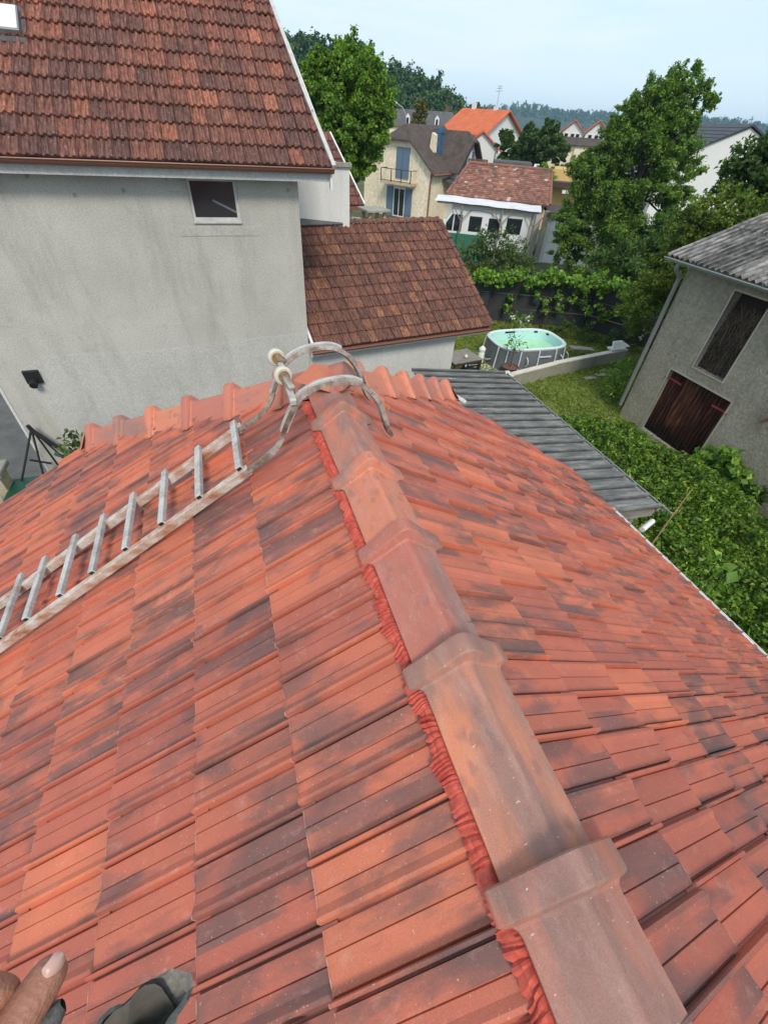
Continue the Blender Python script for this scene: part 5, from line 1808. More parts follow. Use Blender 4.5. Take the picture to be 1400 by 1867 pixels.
YT = [(21.86, 55.87, 7.97, 0.5), (22.09, 55.79, 7.28, 0.62), (21.83, 55.89, 6.72, 0.6), (21.9, 55.85, 6.0, .7)]
tree('poplar', 'small yellowing tree standing in front of the grey mansard roof', 'tree', (21.95, 55.8, 0), YT, 3500, .22, 'leaf_yellow', .1, 108, subs=20, subr=.35)
o = tree('street_bush', 'rounded bush between the ash tree and the pale far houses', 'bush', (33.0, 42.6, 0), [(33.0, 42.6, 4.3, 1.0), (33.9, 41.9, 3.9, 1.1), (32.3, 43.3, 3.8, 1.0)], 5000, .28, 'leaf_olive', .1, 109, limbs=False)
tree('roof_side_tree', 'low tree between the sheds and the yellow wall', 'tree', (27.6, 40.6, 0), [(27.6, 40.6, 4.3, .5), (28.2, 40.2, 4.0, .55), (27.2, 40.9, 3.8, .5)], 2200, .2, 'leaf_vine', .07, 110, limbs=False)

# ------------------------------------------------------------------ far houses
def frame(O, ang):
    return Matrix.Translation(O) @ Matrix.Rotation(ang, 4, 'Z')


def opening(par, mw, x0, x1, z0, z1, y, name='window', fm='white_paint', bars=1, pm='glass'):
    m = MB()
    t = 0.07
    for b in ((x0, x1, z1 - t, z1), (x0, x1, z0, z0 + t), (x0, x0 + t, z0 + t, z1 - t), (x1 - t, x1, z0 + t, z1 - t)):
        m.box((b[0], y - .05, b[2]), (b[1], y + .01, b[3]), mw)
    for i in range(bars):
        xm = x0 + (x1 - x0) * (i + 1) / (bars + 1)
        m.box((xm - .03, y - .045, z0 + t), (xm + .03, y + .01, z1 - t), mw)
    f = m.build(name, fm, par)
    m = MB()
    m.box((x0 + .03, y - .02, z0 + .03), (x1 - .03, y + .005, z1 - .03), mw)
    m.build('pane', pm, f)
    return f


# cream house with blue shutters; local x to the right along the facade, y back
ch_ = thing('cream_house', 'cream house with blue shutters, balcony and a brown half-hipped roof', 'house', (16, 46, 0))
mw = frame((14.58, 50.4, 0), math.atan2(-.824, .567))
Wf, Dp, ev_, hz_ = 7.7, 7.0, 3.72, 5.55
half = Wf / 2
rt = (6.55 - ev_) / half
hx = (6.55 - hz_) / rt
m = MB()
m.prism([mw @ Vector(p) for p in ((0, 0, 0), (Wf, 0, 0), (Wf, 0, ev_), (half + hx, 0, hz_), (half - hx, 0, hz_), (0, 0, ev_))], (mw.to_3x3() @ Vector((0, Dp, 0))))
m.build('wall', 'cream', ch_)
ov = .4


def slope_(name, P, up_dir, n_rows):
    """a roof face with courses of slates standing a little proud"""
    m = MB()
    m.prism([mw @ Vector(p) for p in P], (0, 0, .12))
    o_ = m.build(name, 'slate_brown', ch_)
    return o_


for s_ in (-1, 1):
    xe = half + s_ * (half + ov)
    ze = ev_ - ov * rt
    slope_('roof_slope', [(xe, -ov, ze), (half + s_ * hx * 1.05, -ov, hz_ + .02), (half, .9, 6.6), (half, Dp + ov, 6.6), (xe, Dp + ov, ze)], 0, 0)
slope_('hip_end', [(half - hx * 1.05, -ov - .02, hz_), (half + hx * 1.05, -ov - .02, hz_), (half, .9, 6.6)], 0, 0)
# cross wing whose gable looks out over the right wall
wy0, wy1, wyc, wxe = 2.9, 6.9, 4.9, Wf + .7
m = MB()
m.prism([mw @ Vector(p) for p in ((Wf - .5, wy0, 0), (Wf - .5, wy1, 0), (Wf - .5, wy1, 3.9), (Wf - .5, wyc + .4, 5.7), (Wf - .5, wyc - .4, 5.7), (Wf - .5, wy0, 3.9))], mw.to_3x3() @ Vector((1.2, 0, 0)))
m.build('wing_wall', 'white_wall', ch_)
for s_ in (-1, 1):
    slope_('wing_slope', [(wxe + .45, wyc + s_ * 2.45, 3.55), (wxe + .45, wyc + s_ * .45, 5.75), (wxe - .4, wyc, 6.35), (half, wyc, 6.35), (half + 2.0, wyc + s_ * 2.45, 3.55)], 0, 0)
slope_('wing_hip', [(wxe + .47, wyc - .47, 5.72), (wxe + .47, wyc + .47, 5.72), (wxe - .4, wyc, 6.35)], 0, 0)
m = MB()
for s_ in (-1, 1):
    m.bar(mw @ Vector((wxe + .5, wyc + s_ * 2.5, 3.5)), mw @ Vector((wxe + .5, wyc + s_ * .45, 5.72)), .06, .22)
m.build('bargeboard', 'wood_dark', ch_)
for yy in (wyc - .85, wyc + .40):
    m = MB()
    m.box((wxe, yy, 3.75), (wxe + .05, yy + .45, 5.1), mw)
    m.build('shutter', 'shutter', ch_)
m = MB()
m.box((wxe - .02, wyc - .37, 3.75), (wxe + .03, wyc + .37, 5.1), mw)
m.build('window', 'far_white', ch_)
slope_('porch_slope', [(Wf - .1, wy0 - 1.2, 3.05), (wxe + 2.0, wy0 - 1.2, 2.6), (wxe + 2.0, wy1, 2.6), (Wf - .1, wy1, 3.4)], 0, 0)
# openings on the facade
opening(ch_, mw, 3.62, 4.92, .05, 2.25, 0, 'door', bars=1)
for x in (2.82, 4.96):
    m = MB()
    m.box((x, -.07, .05), (x + .76, -.02, 2.3), mw)
    sh2 = m.build('shutter', 'shutter', ch_)
    for z in (.3, 1.2, 2.0):
        m = MB()
        m.box((x + .04, -.09, z), (x + .72, -.07, z + .07), mw)
        m.build('batten', 'shutter', sh2)
for x in (3.72, 4.46):
    m = MB()
    m.box((x, -.07, 2.95), (x + .70, -.02, 5.15), mw)
    m.build('shutter', 'shutter', ch_)
m = MB()
m.box((2.7, -1.0, 2.55), (6.1, -.01, 2.72), mw)
bc = m.build('balcony', 'stone', ch_)
m = MB()
for x in (2.75, 3.9, 5.0, 6.05):
    m.box((x - .03, -.98, 2.72), (x + .03, -.92, 3.65), mw)
for z in (2.78, 3.62):
    m.box((2.75, -.97, z), (6.05, -.93, z + .05), mw)
for x in (2.75, 6.05):
    m.box((x - .02, -.93, 3.62), (x + .02, -.02, 3.67), mw)
m.build('railing', 'wood_dark', bc)
m = MB()
m.tube([mw @ Vector(p) for p in ((Wf - .08, -.08, 3.6), (Wf - .08, -.08, 0))], .07, 6)
m.build('downpipe', 'brown_metal', ch_)
m = MB()
m.tube([mw @ Vector(p) for p in ((Wf + ov, -ov, 3.5), (Wf + ov, wy0 - .4, 3.5))], .08, 6)
m.build('gutter', 'brown_metal', ch_)
m = MB()
m.prism([mw @ Vector(p) for p in ((5.75, 2.0, 4.6), (6.3, 2.0, 4.3), (6.25, 2.0, 6.1), (5.95, 2.0, 6.25))], mw.to_3x3() @ Vector((0, .5, 0)))
m.build('chimney', 'cream', ch_)
m = MB()
m.box((6.08, 2.55, 4.3), (6.55, 3.1, 6.25), mw)
m.box((6.0, 2.52, 6.25), (6.63, 3.13, 6.55), mw)
m.build('chimney_cover', 'blue', ch_)

# garage with pink tiles, awning, motorhome
gg = thing('tiled_garage', 'low garage with an old patched pink tile roof behind the motorhome', 'garage', (18.5, 34, 0))
ang = math.atan2(-3.53, 6.0)
mw = frame((15.6, 33.55, 0), ang)
m = MB()
m.prism([mw @ Vector(p) for p in ((.5, .4, 0), (6.7, .4, 0), (6.7, .4, 3.25), (.5, .4, 3.25))], mw.to_3x3() @ Vector((0, 5.2, 0)))
m.build('wall', 'far_white', gg)
m = MB()
P = [(0, 0, 3.30), (7.0, 0, 3.20), (6.85, 3.1, 4.85), (1.1, 3.1, 4.9)]
m.prism([mw @ Vector(p) for p in P], (0, 0, -.08))
m.prism([mw @ Vector(p) for p in ((1.1, 3.1, 4.9), (6.85, 3.1, 4.85), (7.0, 6.0, 3.2), (0, 6.0, 3.3))], (0, 0, -.08))
m.prism([mw @ Vector(p) for p in ((0, 0, 3.3), (1.1, 3.1, 4.9), (0, 6.0, 3.3))], (0, 0, -.08))
m.prism([mw @ Vector(p) for p in ((7.0, 0, 3.2), (6.85, 3.1, 4.85), (7.0, 6.0, 3.2))], (0, 0, -.08))
grf = m.build('roof', 'under', gg)
# flat tiles, one joined field (too small to pick apart)
NT_ = 0
k = NT('pink_flat_tile_field')
g = k.n('ShaderNodeNewGeometry')
c = k.ramp(g.outputs['Random Per Island'], [(0.0, (0.15, 0.08, 0.062)), (0.4, (0.24, 0.115, 0.085)), (0.8, (0.33, 0.15, 0.11)), (0.96, (0.38, 0.20, 0.15)), (1.0, (0.55, 0.48, 0.42))])
c = k.mix(k.ramp(k.noise(k.obj(), 1.1, 6, .7), [(.5, 0.0), (.66, .8)]), c, (.12, .09, .075))
c = k.mix(k.ramp(k.noise(k.obj(), 3.5, 5, .7), [(.62, 0.0), (.70, .7)]), c, (.48, .40, .34))
MAT['pink_field'] = k.done(c, .9, 0, .2)
m = MB()
q = random.Random(5)
for r_ in range(18):
    t0, t1 = r_ / 18, (r_ + 1.25) / 18
    xl0, xr0 = 1.1 * t0, 7.0 - .15 * t0
    nn = int((xr0 - xl0) / .24)
    for i in range(nn):
        xa = xl0 + (xr0 - xl0) * (i + .5 * (r_ % 2) * 0.9) / nn
        xb = min(xa + (xr0 - xl0) / nn * .96, xr0)
        dz = q.uniform(0, .02)

        def zz(x, t): return (3.30 - .1 * x / 7) * (1 - t) + 4.88 * t
        m.add([mw @ Vector((xa, 3.1 * t0, zz(xa, t0) + .05 + dz)), mw @ Vector((xb, 3.1 * t0, zz(xb, t0) + .05 + dz)), mw @ Vector((xb, 3.1 * min(t1, 1), zz(xb, min(t1, 1)) + .015)), mw @ Vector((xa, 3.1 * min(t1, 1), zz(xa, min(t1, 1)) + .015)), mw @ Vector((xa, 3.1 * t0, zz(xa, t0))), mw @ Vector((xb, 3.1 * t0, zz(xb, t0)))], [(0, 1, 2, 3), (4, 5, 1, 0)])
tag(m.build('tile_field', 'pink_field', gg, fix=False), kind='stuff')
m = MB()
m.tube([mw @ Vector((0, 0, 3.36)), mw @ Vector((1.1, 3.1, 4.95)), mw @ Vector((6.85, 3.1, 4.9)), mw @ Vector((7.0, 0, 3.25))], .10, 6)
m.build('ridge_tile', 'pink_field', gg)

aw = thing('awning', 'white sheet carport awning on wooden posts over the motorhome', 'awning', (17.5, 31.5, 0))
for i in range(6):
    m = MB()
    x0, x1 = -.55 + i * 1.16, -.55 + (i + 1) * 1.16 + .03
    rows = []
    for x in (x0, (x0 + x1) / 2, x1):
        rows.append([mw @ Vector((x, y, 3.12 - .02 * x + .17 * (y + 1.75) / 1.75 + .02 * math.sin(x * 3) + .004 * (i % 2))) for y in (-1.75, -.9, -.05)])
    m.grid(rows)
    m.build('sheet', 'awning', aw)
for x in (1.35, 4.0, 6.15):
    m = MB()
    m.box((x - .045, -1.65, 0), (x + .045, -1.55, 3.0), mw)
    m.build('post', 'wood_grey', aw)
    for s in (-1, 1):
        m = MB()
        m.bar(mw @ Vector((x, -1.6, 2.1)), mw @ Vector((x + s * .7, -1.6, 2.98)), .05, .05)
        m.build('brace', 'wood_grey', aw)
m = MB()
m.bar(mw @ Vector((-.4, -1.6, 3.04)), mw @ Vector((6.3, -1.6, 2.92)), .08, .10)
m.build('beam', 'wood_grey', aw)

mh = thing('motorhome', 'white motorhome parked under the awning with dark side windows', 'motorhome', (17.8, 32, 0))
mv = mw @ Matrix.Translation((-.35, -1.35, 0)) @ Matrix.Scale(1.13, 4, (0, 0, 1))
prof = [(.25, .45), (6.2, .45), (6.28, 2.45), (6.1, 2.58), (1.5, 2.62), (1.1, 2.45), (.62, 1.72), (.2, 1.5), (.1, 1.15), (.12, .6)]
m = MB()
m.prism([mv @ Vector((x, 0, z)) for x, z in prof], mv.to_3x3() @ Vector((0, 1.3, 0)))
bd = m.build('body', 'van', mh, bevel=.05)
for (x0, x1, z0, z1) in ((2.25, 3.10, 1.35, 2.12), (3.55, 4.35, 1.40, 2.10), (4.75, 5.75, 1.42, 2.20)):
    m = MB()
    m.box((x0, -.03, z0), (x1, 0.01, z1), mv)
    f = m.build('window', 'black', mh, bevel=.02)
    m = MB()
    m.box((x0 + .09, -.036, z0 + .09), (x1 - .09, -.03, z1 - .09), mv)
    m.build('pane', 'glass', f)
m = MB()
m.prism([mv @ Vector(p) for p in ((.66, -.02, 1.30), (1.16, -.02, 1.30), (1.16, -.02, 2.14), (1.06, -.02, 2.14), (.66, -.02, 1.62))], mv.to_3x3() @ Vector((0, .03, 0)))
m.build('cab_window', 'glass', mh)
m = MB()
m.prism([mv @ Vector(p) for p in ((1.24, -.02, 1.30), (1.78, -.02, 1.30), (1.78, -.02, 2.14), (1.24, -.02, 2.14))], mv.to_3x3() @ Vector((0, .03, 0)))
m.build('cab_window', 'glass', mh)
m = MB()
m.box((.16, -.012, 1.02), (6.2, .004, 1.07), mv)
m.build('trim_line', 'grey_stripe', mh)
m = MB()
P = [mv @ Vector((x, -.012, z)) for x, z in ((1.9, 2.36), (2.8, 2.42), (3.6, 2.34), (4.15, 2.1), (4.5, 1.7), (4.52, 1.3), (4.25, .95), (3.7, .75))]
m.tube(P, [.012, .015, .02, .03, .05, .06, .04, .02], 6)
m.build('side_stripe', 'grey_stripe', mh, True)
for x in (1.15, 5.0):
    m = MB()
    m.lathe([(.30, -.1), (.34, -.08), (.34, .08), (.30, .1)], mv @ Vector((x, .08, .302)), 16, mv.to_3x3() @ Vector((0, -1, 0)))
    wh = m.build('wheel', 'black', mh, True)
    m = MB()
    m.lathe([(.19, -.12), (.19, .12)], mv @ Vector((x, .08, .302)), 12, mv.to_3x3() @ Vector((0, -1, 0)))
    m.build('rim', 'grey_metal', wh)
m = MB()
m.box((.50, -.25, 1.45), (.72, -.05, 1.85), mv)
m.build('wing_mirror', 'van', mh, bevel=.03)

gs = thing('screen_fence', 'green privacy screen fence in front of the motorhome', 'fence', (14.5, 30.5, 0))
m = MB()
m.bar(mw @ Vector((-.6, -3.0, .85)), mw @ Vector((3.2, -3.0, .85)), .03, 1.5)
m.build('screen', 'green_screen', gs)
for x in (-.6, 1.3, 3.2):
    m = MB()
    m.box((x - .03, -3.06, 0), (x + .03, -2.94, 1.75), mw)
    m.build('post', 'green_plastic', gs)

wgr = thing('white_shed', 'small white panelled garage with a dark flat roof between motorhome and ash tree', 'shed', (22.5, 29.5, 0))
mw2 = frame((21.3, 29.3, 0), ang)
m = MB()
m.box((0, 0, 0), (3.4, 4, 2.75), mw2)
m.build('wall', 'far_white', wgr)
for i in range(4):
    m = MB()
    m.box((.25, -.05, .05 + .62 * i), (2.9, -.01, .64 + .62 * i), mw2)
    m.build('door_panel', 'white_paint', wgr)
m = MB()
m.box((-.2, -.3, 2.752), (3.6, 4.2, 2.95), mw2)
m.build('roof', 'slate_brown', wgr)
m = MB()
m.box((-.35, -.25, 0), (-.05, .1, 3.0), mw2)
m.build('pillar', 'stone_grey', wgr)

# sheds behind the garage
mw3 = frame((22.5, 44.7, 0), math.atan2(-.8, 1.5))
bf = thing('board_fence', 'brown board fence behind the pink tiled roof', 'fence', (23.3, 44.2, 0))
for i in range(8):
    m = MB()
    m.box((.22 * i, 0, 2.9), (.22 * i + .20, .05, 4.72 - .01 * (i % 2)), mw3)
    m.build('board', 'brown_fence', bf)
m = MB()
m.box((0, .05, 0), (1.8, .12, 2.95), mw3)
m.build('base_wall', 'far_white', bf)
fs = thing('flat_shed', 'flat-roofed dark shed with pale posts beyond the pink tiled roof', 'shed', (26, 43, 0))
m = MB()
m.box((2.3, -.3, 4.45), (5.6, 3, 4.68), mw3)
m.build('roof', 'slate_grey', fs)
m = MB()
m.box((2.4, 0.4, 0), (5.5, 2.9, 4.44), mw3)
m.build('wall', 'wood_dark', fs)
for x in (3.6, 4.4):
    m = MB()
    m.box((x, -.1, 0), (x + .22, .1, 4.44), mw3)
    m.build('post', 'far_white', fs)
m = MB()
m.prism([mw3 @ Vector(p) for p in ((5.5, -.5, 3.6), (6.0, -.5, 3.6), (6.2, -.3, 4.7), (5.8, -.3, 4.7))], (0, .05, 0))
tag(m.build('white_board', 'white_paint'), 'white board propped against the flat dark shed', 'board')
ys_ = thing('ochre_building', 'low ochre walled building between the dark tree and the ash tree', 'building', (30, 41, 0))
mw4 = frame((28.3, 41.0, 0), math.atan2(-.9, 1.5))
m = MB()
m.box((0, 0, 0), (4.5, 4, 4.5), mw4)
m.build('wall', 'yellow', ys_)
m = MB()
m.box((-.2, -1.5, 3.35), (4.6, -.02, 3.7), mw4)
m.build('lower_roof', 'wood_dark', ys_)
m = MB()
m.box((1.6, -1.9, 3.0), (2.8, -1.5, 3.2), mw4)
m.build('white_panel', 'white_paint', ys_)


def gable_house(name, label, O, angd, Lg, Dg, eave, ridge, wallm, roofm, ov=.4, hip=0.0, cat='house'):
    """local x along the ridge, y back; gable walls at x=0 and x=Lg"""
    o = thing(name, label, cat, O)
    mw = frame(O, R(angd))
    m = MB()
    m.prism([mw @ Vector(p) for p in ((0, 0, 0), (0, Dg, 0), (0, Dg, eave), (0, Dg / 2, ridge - .1), (0, 0, eave))], mw.to_3x3() @ Vector((Lg, 0, 0)))
    m.build('wall', wallm, o)
    s = (ridge - eave) / (Dg / 2)
    for ya, yb in ((-ov, Dg / 2), (Dg + ov, Dg / 2)):
        m = MB()
        m.prism([mw @ Vector(p) for p in ((-ov, ya, eave - ov * s), (Lg + ov, ya, eave - ov * s), (Lg + ov - hip, yb, ridge), (-ov + hip, yb, ridge))], (0, 0, .12))
        m.build('roof_slope', roofm, o)
    return o, mw


oh, mw = gable_house('orange_roof_house', 'white house with a bright orange tile roof and white gable', (30.2, 68.25, 0), -60, 6.2, 9.0, 6.15, 8.35, 'far_white', 'orange_tile', .5)
m = MB()
m.box((1.0, 4.3, 8.2), (1.45, 4.75, 9.0), mw)
m.build('chimney', 'far_white', oh)
m = MB()
m.tube([mw @ Vector((4.6, 4.5, 8.3)), mw @ Vector((4.6, 4.5, 10.6))], .03, 5)
for i, z in enumerate((10.1, 10.35, 10.55)):
    m.tube([mw @ Vector((4.1 + .1 * i, 4.5, z)), mw @ Vector((5.1 - .1 * i, 4.5, z + .05))], .02, 4)
m.build('aerial', 'grey_metal', oh)
m = MB()
m.box((4.3, 4.3, 8.2), (4.75, 4.75, 8.75), mw)
m.build('chimney', 'far_white', oh)
wgh, mw = gable_house('white_gable_house', 'small white gabled house with red roof edges in front of the orange roof', (30.75, 53.4, 0), 150, 0.1, 3.0, 5.0, 6.3, 'far_white', 'orange_tile', .3)
for ch2 in list(wgh.children):
    bpy.data.objects.remove(ch2)
mwg = frame((27.6, 55.55, 0), math.atan2(-1.6, 3.0))
m = MB()
m.prism([mwg @ Vector(p) for p in ((0, 0, 0), (3.4, 0, 0), (3.4, 0, 5.0), (1.5, 0, 6.35), (0, 0, 5.3))], mwg.to_3x3() @ Vector((0, 5, 0)))
m.build('wall', 'far_white', wgh)
for a, b in (((-.25, 5.15), (1.5, 6.42)), ((3.7, 4.82), (1.5, 6.42))):
    m = MB()
    m.prism([mwg @ Vector((a[0], -.3, a[1])), mwg @ Vector((b[0], -.3, b[1])), mwg @ Vector((b[0], 5.3, b[1])), mwg @ Vector((a[0], 5.3, a[1]))], (0, 0, .14))
    m.build('roof_slope', 'orange_tile', wgh)
m = MB()
m.tube([mwg @ Vector((3.15, -.1, 5.0)), mwg @ Vector((3.15, -.1, 0))], .06, 6)
m.build('downpipe', 'grey_metal', wgh)

mb_ = thing('mansard_house', 'long grey mansard-roofed building with white dormers before the wooded hill', 'building', (36, 90, 0))
mwm = frame((30.5, 91.0, 0), math.atan2(-3.3, 8.1))
m = MB()
m.box((0, 0, 0), (11.5, 8, 6.2), mwm)
m.build('wall', 'cream', mb_)
m = MB()
P0 = [(-.4, -.4, 6.1), (11.9, -.4, 6.1), (11.9, 8.4, 6.1), (-.4, 8.4, 6.1)]
P1 = [(.9, 1.2, 8.2), (10.2, 1.2, 8.2), (10.2, 6.8, 8.2), (.9, 6.8, 8.2)]
m.add([mwm @ Vector(p) for p in P0 + P1], [(0, 1, 5, 4), (1, 2, 6, 5), (2, 3, 7, 6), (3, 0, 4, 7), (4, 5, 6, 7)])
m.build('roof', 'slate_grey', mb_)
for x in (2.6, 5.0, 7.4):
    m = MB()
    m.prism([mwm @ Vector(p) for p in ((x, -.2, 6.25), (x + .7, -.2, 6.25), (x + .7, -.2, 7.3), (x + .35, -.2, 7.7), (x, -.2, 7.3))], mwm.to_3x3() @ Vector((0, 1.6, 0)))
    d_ = m.build('dormer', 'far_white', mb_)
    m = MB()
    m.box((x + .17, -.23, 6.4), (x + .53, -.2, 7.2), mwm)
    m.build('pane', 'glass', d_)
m = MB()
m.box((9.0, 2, 7.5), (9.7, 3, 8.9), mwm)
m.build('chimney', 'brown_fence', mb_)
m = MB()
m.prism([mwm @ Vector(p) for p in ((9.8, -.5, 5.4), (12.2, -.5, 5.4), (12.2, -.5, 6.4), (11.2, -.5, 7.1), (10.4, -.5, 7.0))], mwm.to_3x3() @ Vector((0, 3, 0)))
m.build('end_gable', 'cream', mb_)

sh_, mw = gable_house('slate_house', 'white house with a wide anthracite roof behind the ash tree', (41.6, 46.5, 0), -114.7, 10.0, 11.0, 5.45, 8.0, 'far_white', 'dark_tile', .2)
# rows of roof courses
for r_ in range(11):
    t = r_ / 11
    m = MB()
    y, z = -.2 + 5.7 * t, 5.45 - .09 + 2.64 * t
    m.bar(mw @ Vector((-.2, y, z + .125)), mw @ Vector((10.2, y, z + .125)), .05, .03)
    m.build('tile_course', 'dark_tile', sh_)
m = MB()
m.box((8.2, -.05, 4.3), (9.4, -.01, 4.42), mw)
m.build('window_sill', 'grey_metal', sh_)
fhs = [('twin_gable_house', 'pale far house with a red roof and glazed white gable below the hills', (63.6, 90.2, 0), (3.8, 5.9, 8.3)), ('twin_gable_house', 'pale far house with glazed gable half hidden by the ash tree', (66.7, 87.4, 0), (3.8, 5.9, 8.4))]
for nm, lab, O, (w_, e_, r_) in fhs:
    o = thing(nm, lab, 'house', O, 'twin gabled houses below the hills')
    mwf = frame(O, math.atan2(-2.0, 2.7))
    m = MB()
    m.prism([mwf @ Vector(p) for p in ((0, 0, 0), (w_, 0, 0), (w_, 0, e_ + .8), (w_ / 2, 0, r_), (0, 0, e_ + .8))], mwf.to_3x3() @ Vector((0, 7, 0)))
    m.build('wall', 'far_white', o)
    for s in (-1, 1):
        m = MB()
        m.prism([mwf @ Vector((w_ / 2 + s * (w_ / 2 + .4), -.4, e_ + .6)), mwf @ Vector((w_ / 2, -.4, r_ + .05)), mwf @ Vector((w_ / 2, 7.4, r_ + .05)), mwf @ Vector((w_ / 2 + s * (w_ / 2 + .4), 7.4, e_ + .6))], (0, 0, .2))
        m.build('roof_slope', 'orange_tile', o)
    for x in (.5, 1.6, 2.5):
        opening(o, mwf, x, x + .75, e_ - .1, e_ + .75, 0, bars=0, fm='white_paint')
    m = MB()
    m.box((-1.2, -3, 0), (w_ - .4, -.1, 5.2), mwf)
    m.build('front_wall', 'cream', o)
    m = MB()
    m.prism([mwf @ Vector(p) for p in ((-1.4, -3.3, 5.0), (w_ - .2, -3.3, 5.0), (w_ - .2, -.1, 6.0), (-1.4, -.1, 6.0))], (0, 0, .15))
    m.build('front_roof', 'slate_brown', o)

# street lamps
sla = thing('street_lamp', 'white street lamp on a curved pole near the round maple tree', 'street lamp', (24.1, 65.7, 0), 'curved street lamps')
m = MB()
P = [(24.1, 65.7, 0), (24.1, 65.7, 6.6), (24.0, 65.75, 7.4), (23.6, 65.9, 8.0), (22.95, 66.1, 8.3)]
m.tube(P, [.09, .08, .07, .06, .05], 7)
m.build('pole', 'grey_metal', sla, True)
m = MB()
m.lathe([(.02, -.42), (.13, -.25), (.16, 0), (.10, .28), (.02, .36)], (22.65, 66.2, 8.36), 10, Vector((-.9, .3, .12)))
m.build('lamp_head', 'lamp_white', sla, True)
copy_thing(sla, (25.85, 54.15, -.62), 'white street lamp on a curved pole beside the orange roof')

# ------------------------------------------------------------------ wooded hills
def hill_strip(name, crest, depth, back, mat, seed, rough, base=-1.0):
    rows = []
    cs = [Vector(c) for c in crest]
    for t in (-1.0, -.6, -.3, -.1, 0.0, .2, 1.0):
        row = []
        for c in cs:
            d = Vector((c.x, c.y, 0)).normalized()
            p = Vector((c.x, c.y, 0)) + d * (depth * t if t < 0 else back * t)
            f = 1 - abs(t) ** 1.3 if t < 0 else 1 - .5 * t
            row.append(Vector((p.x, p.y, base + (c.z - base) * f)))
        rows.append(row)
    m = MB()
    m.grid(rows)
    return tag(m.build(name, mat, smooth=True), kind='structure')


HC = [(-75, 165, 27), (-35, 176, 28), (-5, 180, 27.0), (11.4, 179.6, 25.5), (19.6, 178.9, 24.0), (27.1, 178.0, 20), (33.8, 176.8, 20.5), (39.8, 175.5, 21.4), (45.8, 174.1, 20), (53.4, 171.9, 17.8), (58.1, 170.4, 15.8), (64.2, 168.2, 15), (70.4, 165.6, 12.8), (75.2, 163.5, 10.8), (80.0, 161.3, 8.6), (86.1, 158.0, 6.5), (95, 152, 3), (110, 141, 0.5)]
HC = [(x, y, z - 0.3) for x, y, z in HC]
hill_strip('wooded_hill', HC, 60, 40, 'hill', 1, 0)
blobs = []
q = random.Random(12)
for i in range(len(HC) - 1):
    a, b = Vector(HC[i]), Vector(HC[i + 1])
    nst = max(1, int((b - a).length / 3.2))
    for j in range(nst):
        c = a.lerp(b, (j + q.random()) / nst)
        d = Vector((c.x, c.y, 0)).normalized()
        for t in (0, -.05, -.11, -.18, -.27, -.38, -.5, -.64, -.8):
            p = c + d * (60 * t + q.uniform(-2, 2))
            z = -1 + (c.z + 1) * (1 - abs(t) ** 1.3)
            if z < 0:
                continue
            r_ = q.uniform(1.5, 2.9)
            blobs.append((p.x + q.uniform(-1.5, 1.5), p.y + q.uniform(-1.5, 1.5), z + q.uniform(-.9, .5), r_ * 1.1))
fo = leaves('forest', blobs, 210000, .8, .75, 'leaf_forest', None, 15, subs=9, subr=.42, shell=(.4, .9), up=.6)
tag(fo, 'dense dark green woodland covering the near hill', 'woodland', kind='stuff')
FC = [(330, 1250, 22), (450, 1220, 24), (534.9, 1184.8, 26.9), (588.1, 1159.4, 31.6), (639.1, 1132.1, 37.0), (668.0, 1115.3, 42.8), (692.6, 1100.2, 42.5), (727.1, 1077.6, 37.6), (764.0, 1051.8, 37.2), (799.1, 1025.4, 37.5), (848.7, 984.8, 38.0), (901.3, 936.8, 39.6), (946.6, 891.1, 38.5), (975.3, 859.6, 38.1), (999.5, 831.3, 36.8), (1016.9, 809.9, 35.0), (1100, 690, 33), (1180, 540, 30)]
FC = [(x, y, z - 4) for x, y, z in FC]
hill_strip('far_hill', FC, 420, 300, 'hill', 2, 0, base=-2)
blobs = []
for i in range(len(FC) - 1):
    a, b = Vector(FC[i]), Vector(FC[i + 1])
    nst = max(1, int((b - a).length / 7))
    for j in range(nst):
        c = a.lerp(b, (j + q.random()) / nst)
        d = Vector((c.x, c.y, 0)).normalized()
        for t in (0, -.03, -.07, -.12, -.18, -.26, -.36, -.5):
            p = c + d * (420 * t + q.uniform(-6, 6))
            z = -2 + (c.z + 2) * (1 - abs(t) ** 1.3)
            blobs.append((p.x, p.y, z + q.uniform(-1, 2.4), q.uniform(3.0, 5.5)))
fo = leaves('far_forest', blobs, 60000, 3.0, .8, 'leaf_forest', None, 16, subs=7, subr=.45, shell=(.4, .9), up=.8)
tag(fo, 'hazy woodland on the far hills', 'woodland', kind='stuff')
m = MB()
for i in range(26):
    t = q.random()
    k2 = t * 10 + 4
    j = int(k2)
    c = Vector(FC[j]).lerp(Vector(FC[j + 1]), k2 - j)
    d = Vector((c.x, c.y, 0)).normalized()
    tt = q.uniform(.02, .25)
    p = c - d * (420 * tt)
    z = -2 + (c.z + 2) * (1 - tt ** 1.3) + 5
    s = q.uniform(1.2, 2.4)
    m.box((p.x - s, p.y - s, z - 4), (p.x + s, p.y + s, z + s * .8))
tag(m.build('far_village', 'far_white'), 'scattered pale houses on the far wooded hill', 'village', kind='stuff')

bl = []
for i in range(150):
    az, dd = R(q.uniform(36, 66)), q.uniform(120, 330)
    r_ = q.uniform(2.0, 4.0)
    bl.append((math.sin(az) * dd, math.cos(az) * dd, q.uniform(1.0, 4.2), r_))
    bl.append((math.sin(az) * dd + r_ * .7, math.cos(az) * dd, q.uniform(0.5, 2.5), r_ * .9))
fo = leaves('tree_belt', bl, 60000, .9, .7, 'leaf_forest', None, 17, subs=14, subr=.35)
tag(fo, 'belt of distant trees between the village and the far hills', 'woodland', kind='stuff')

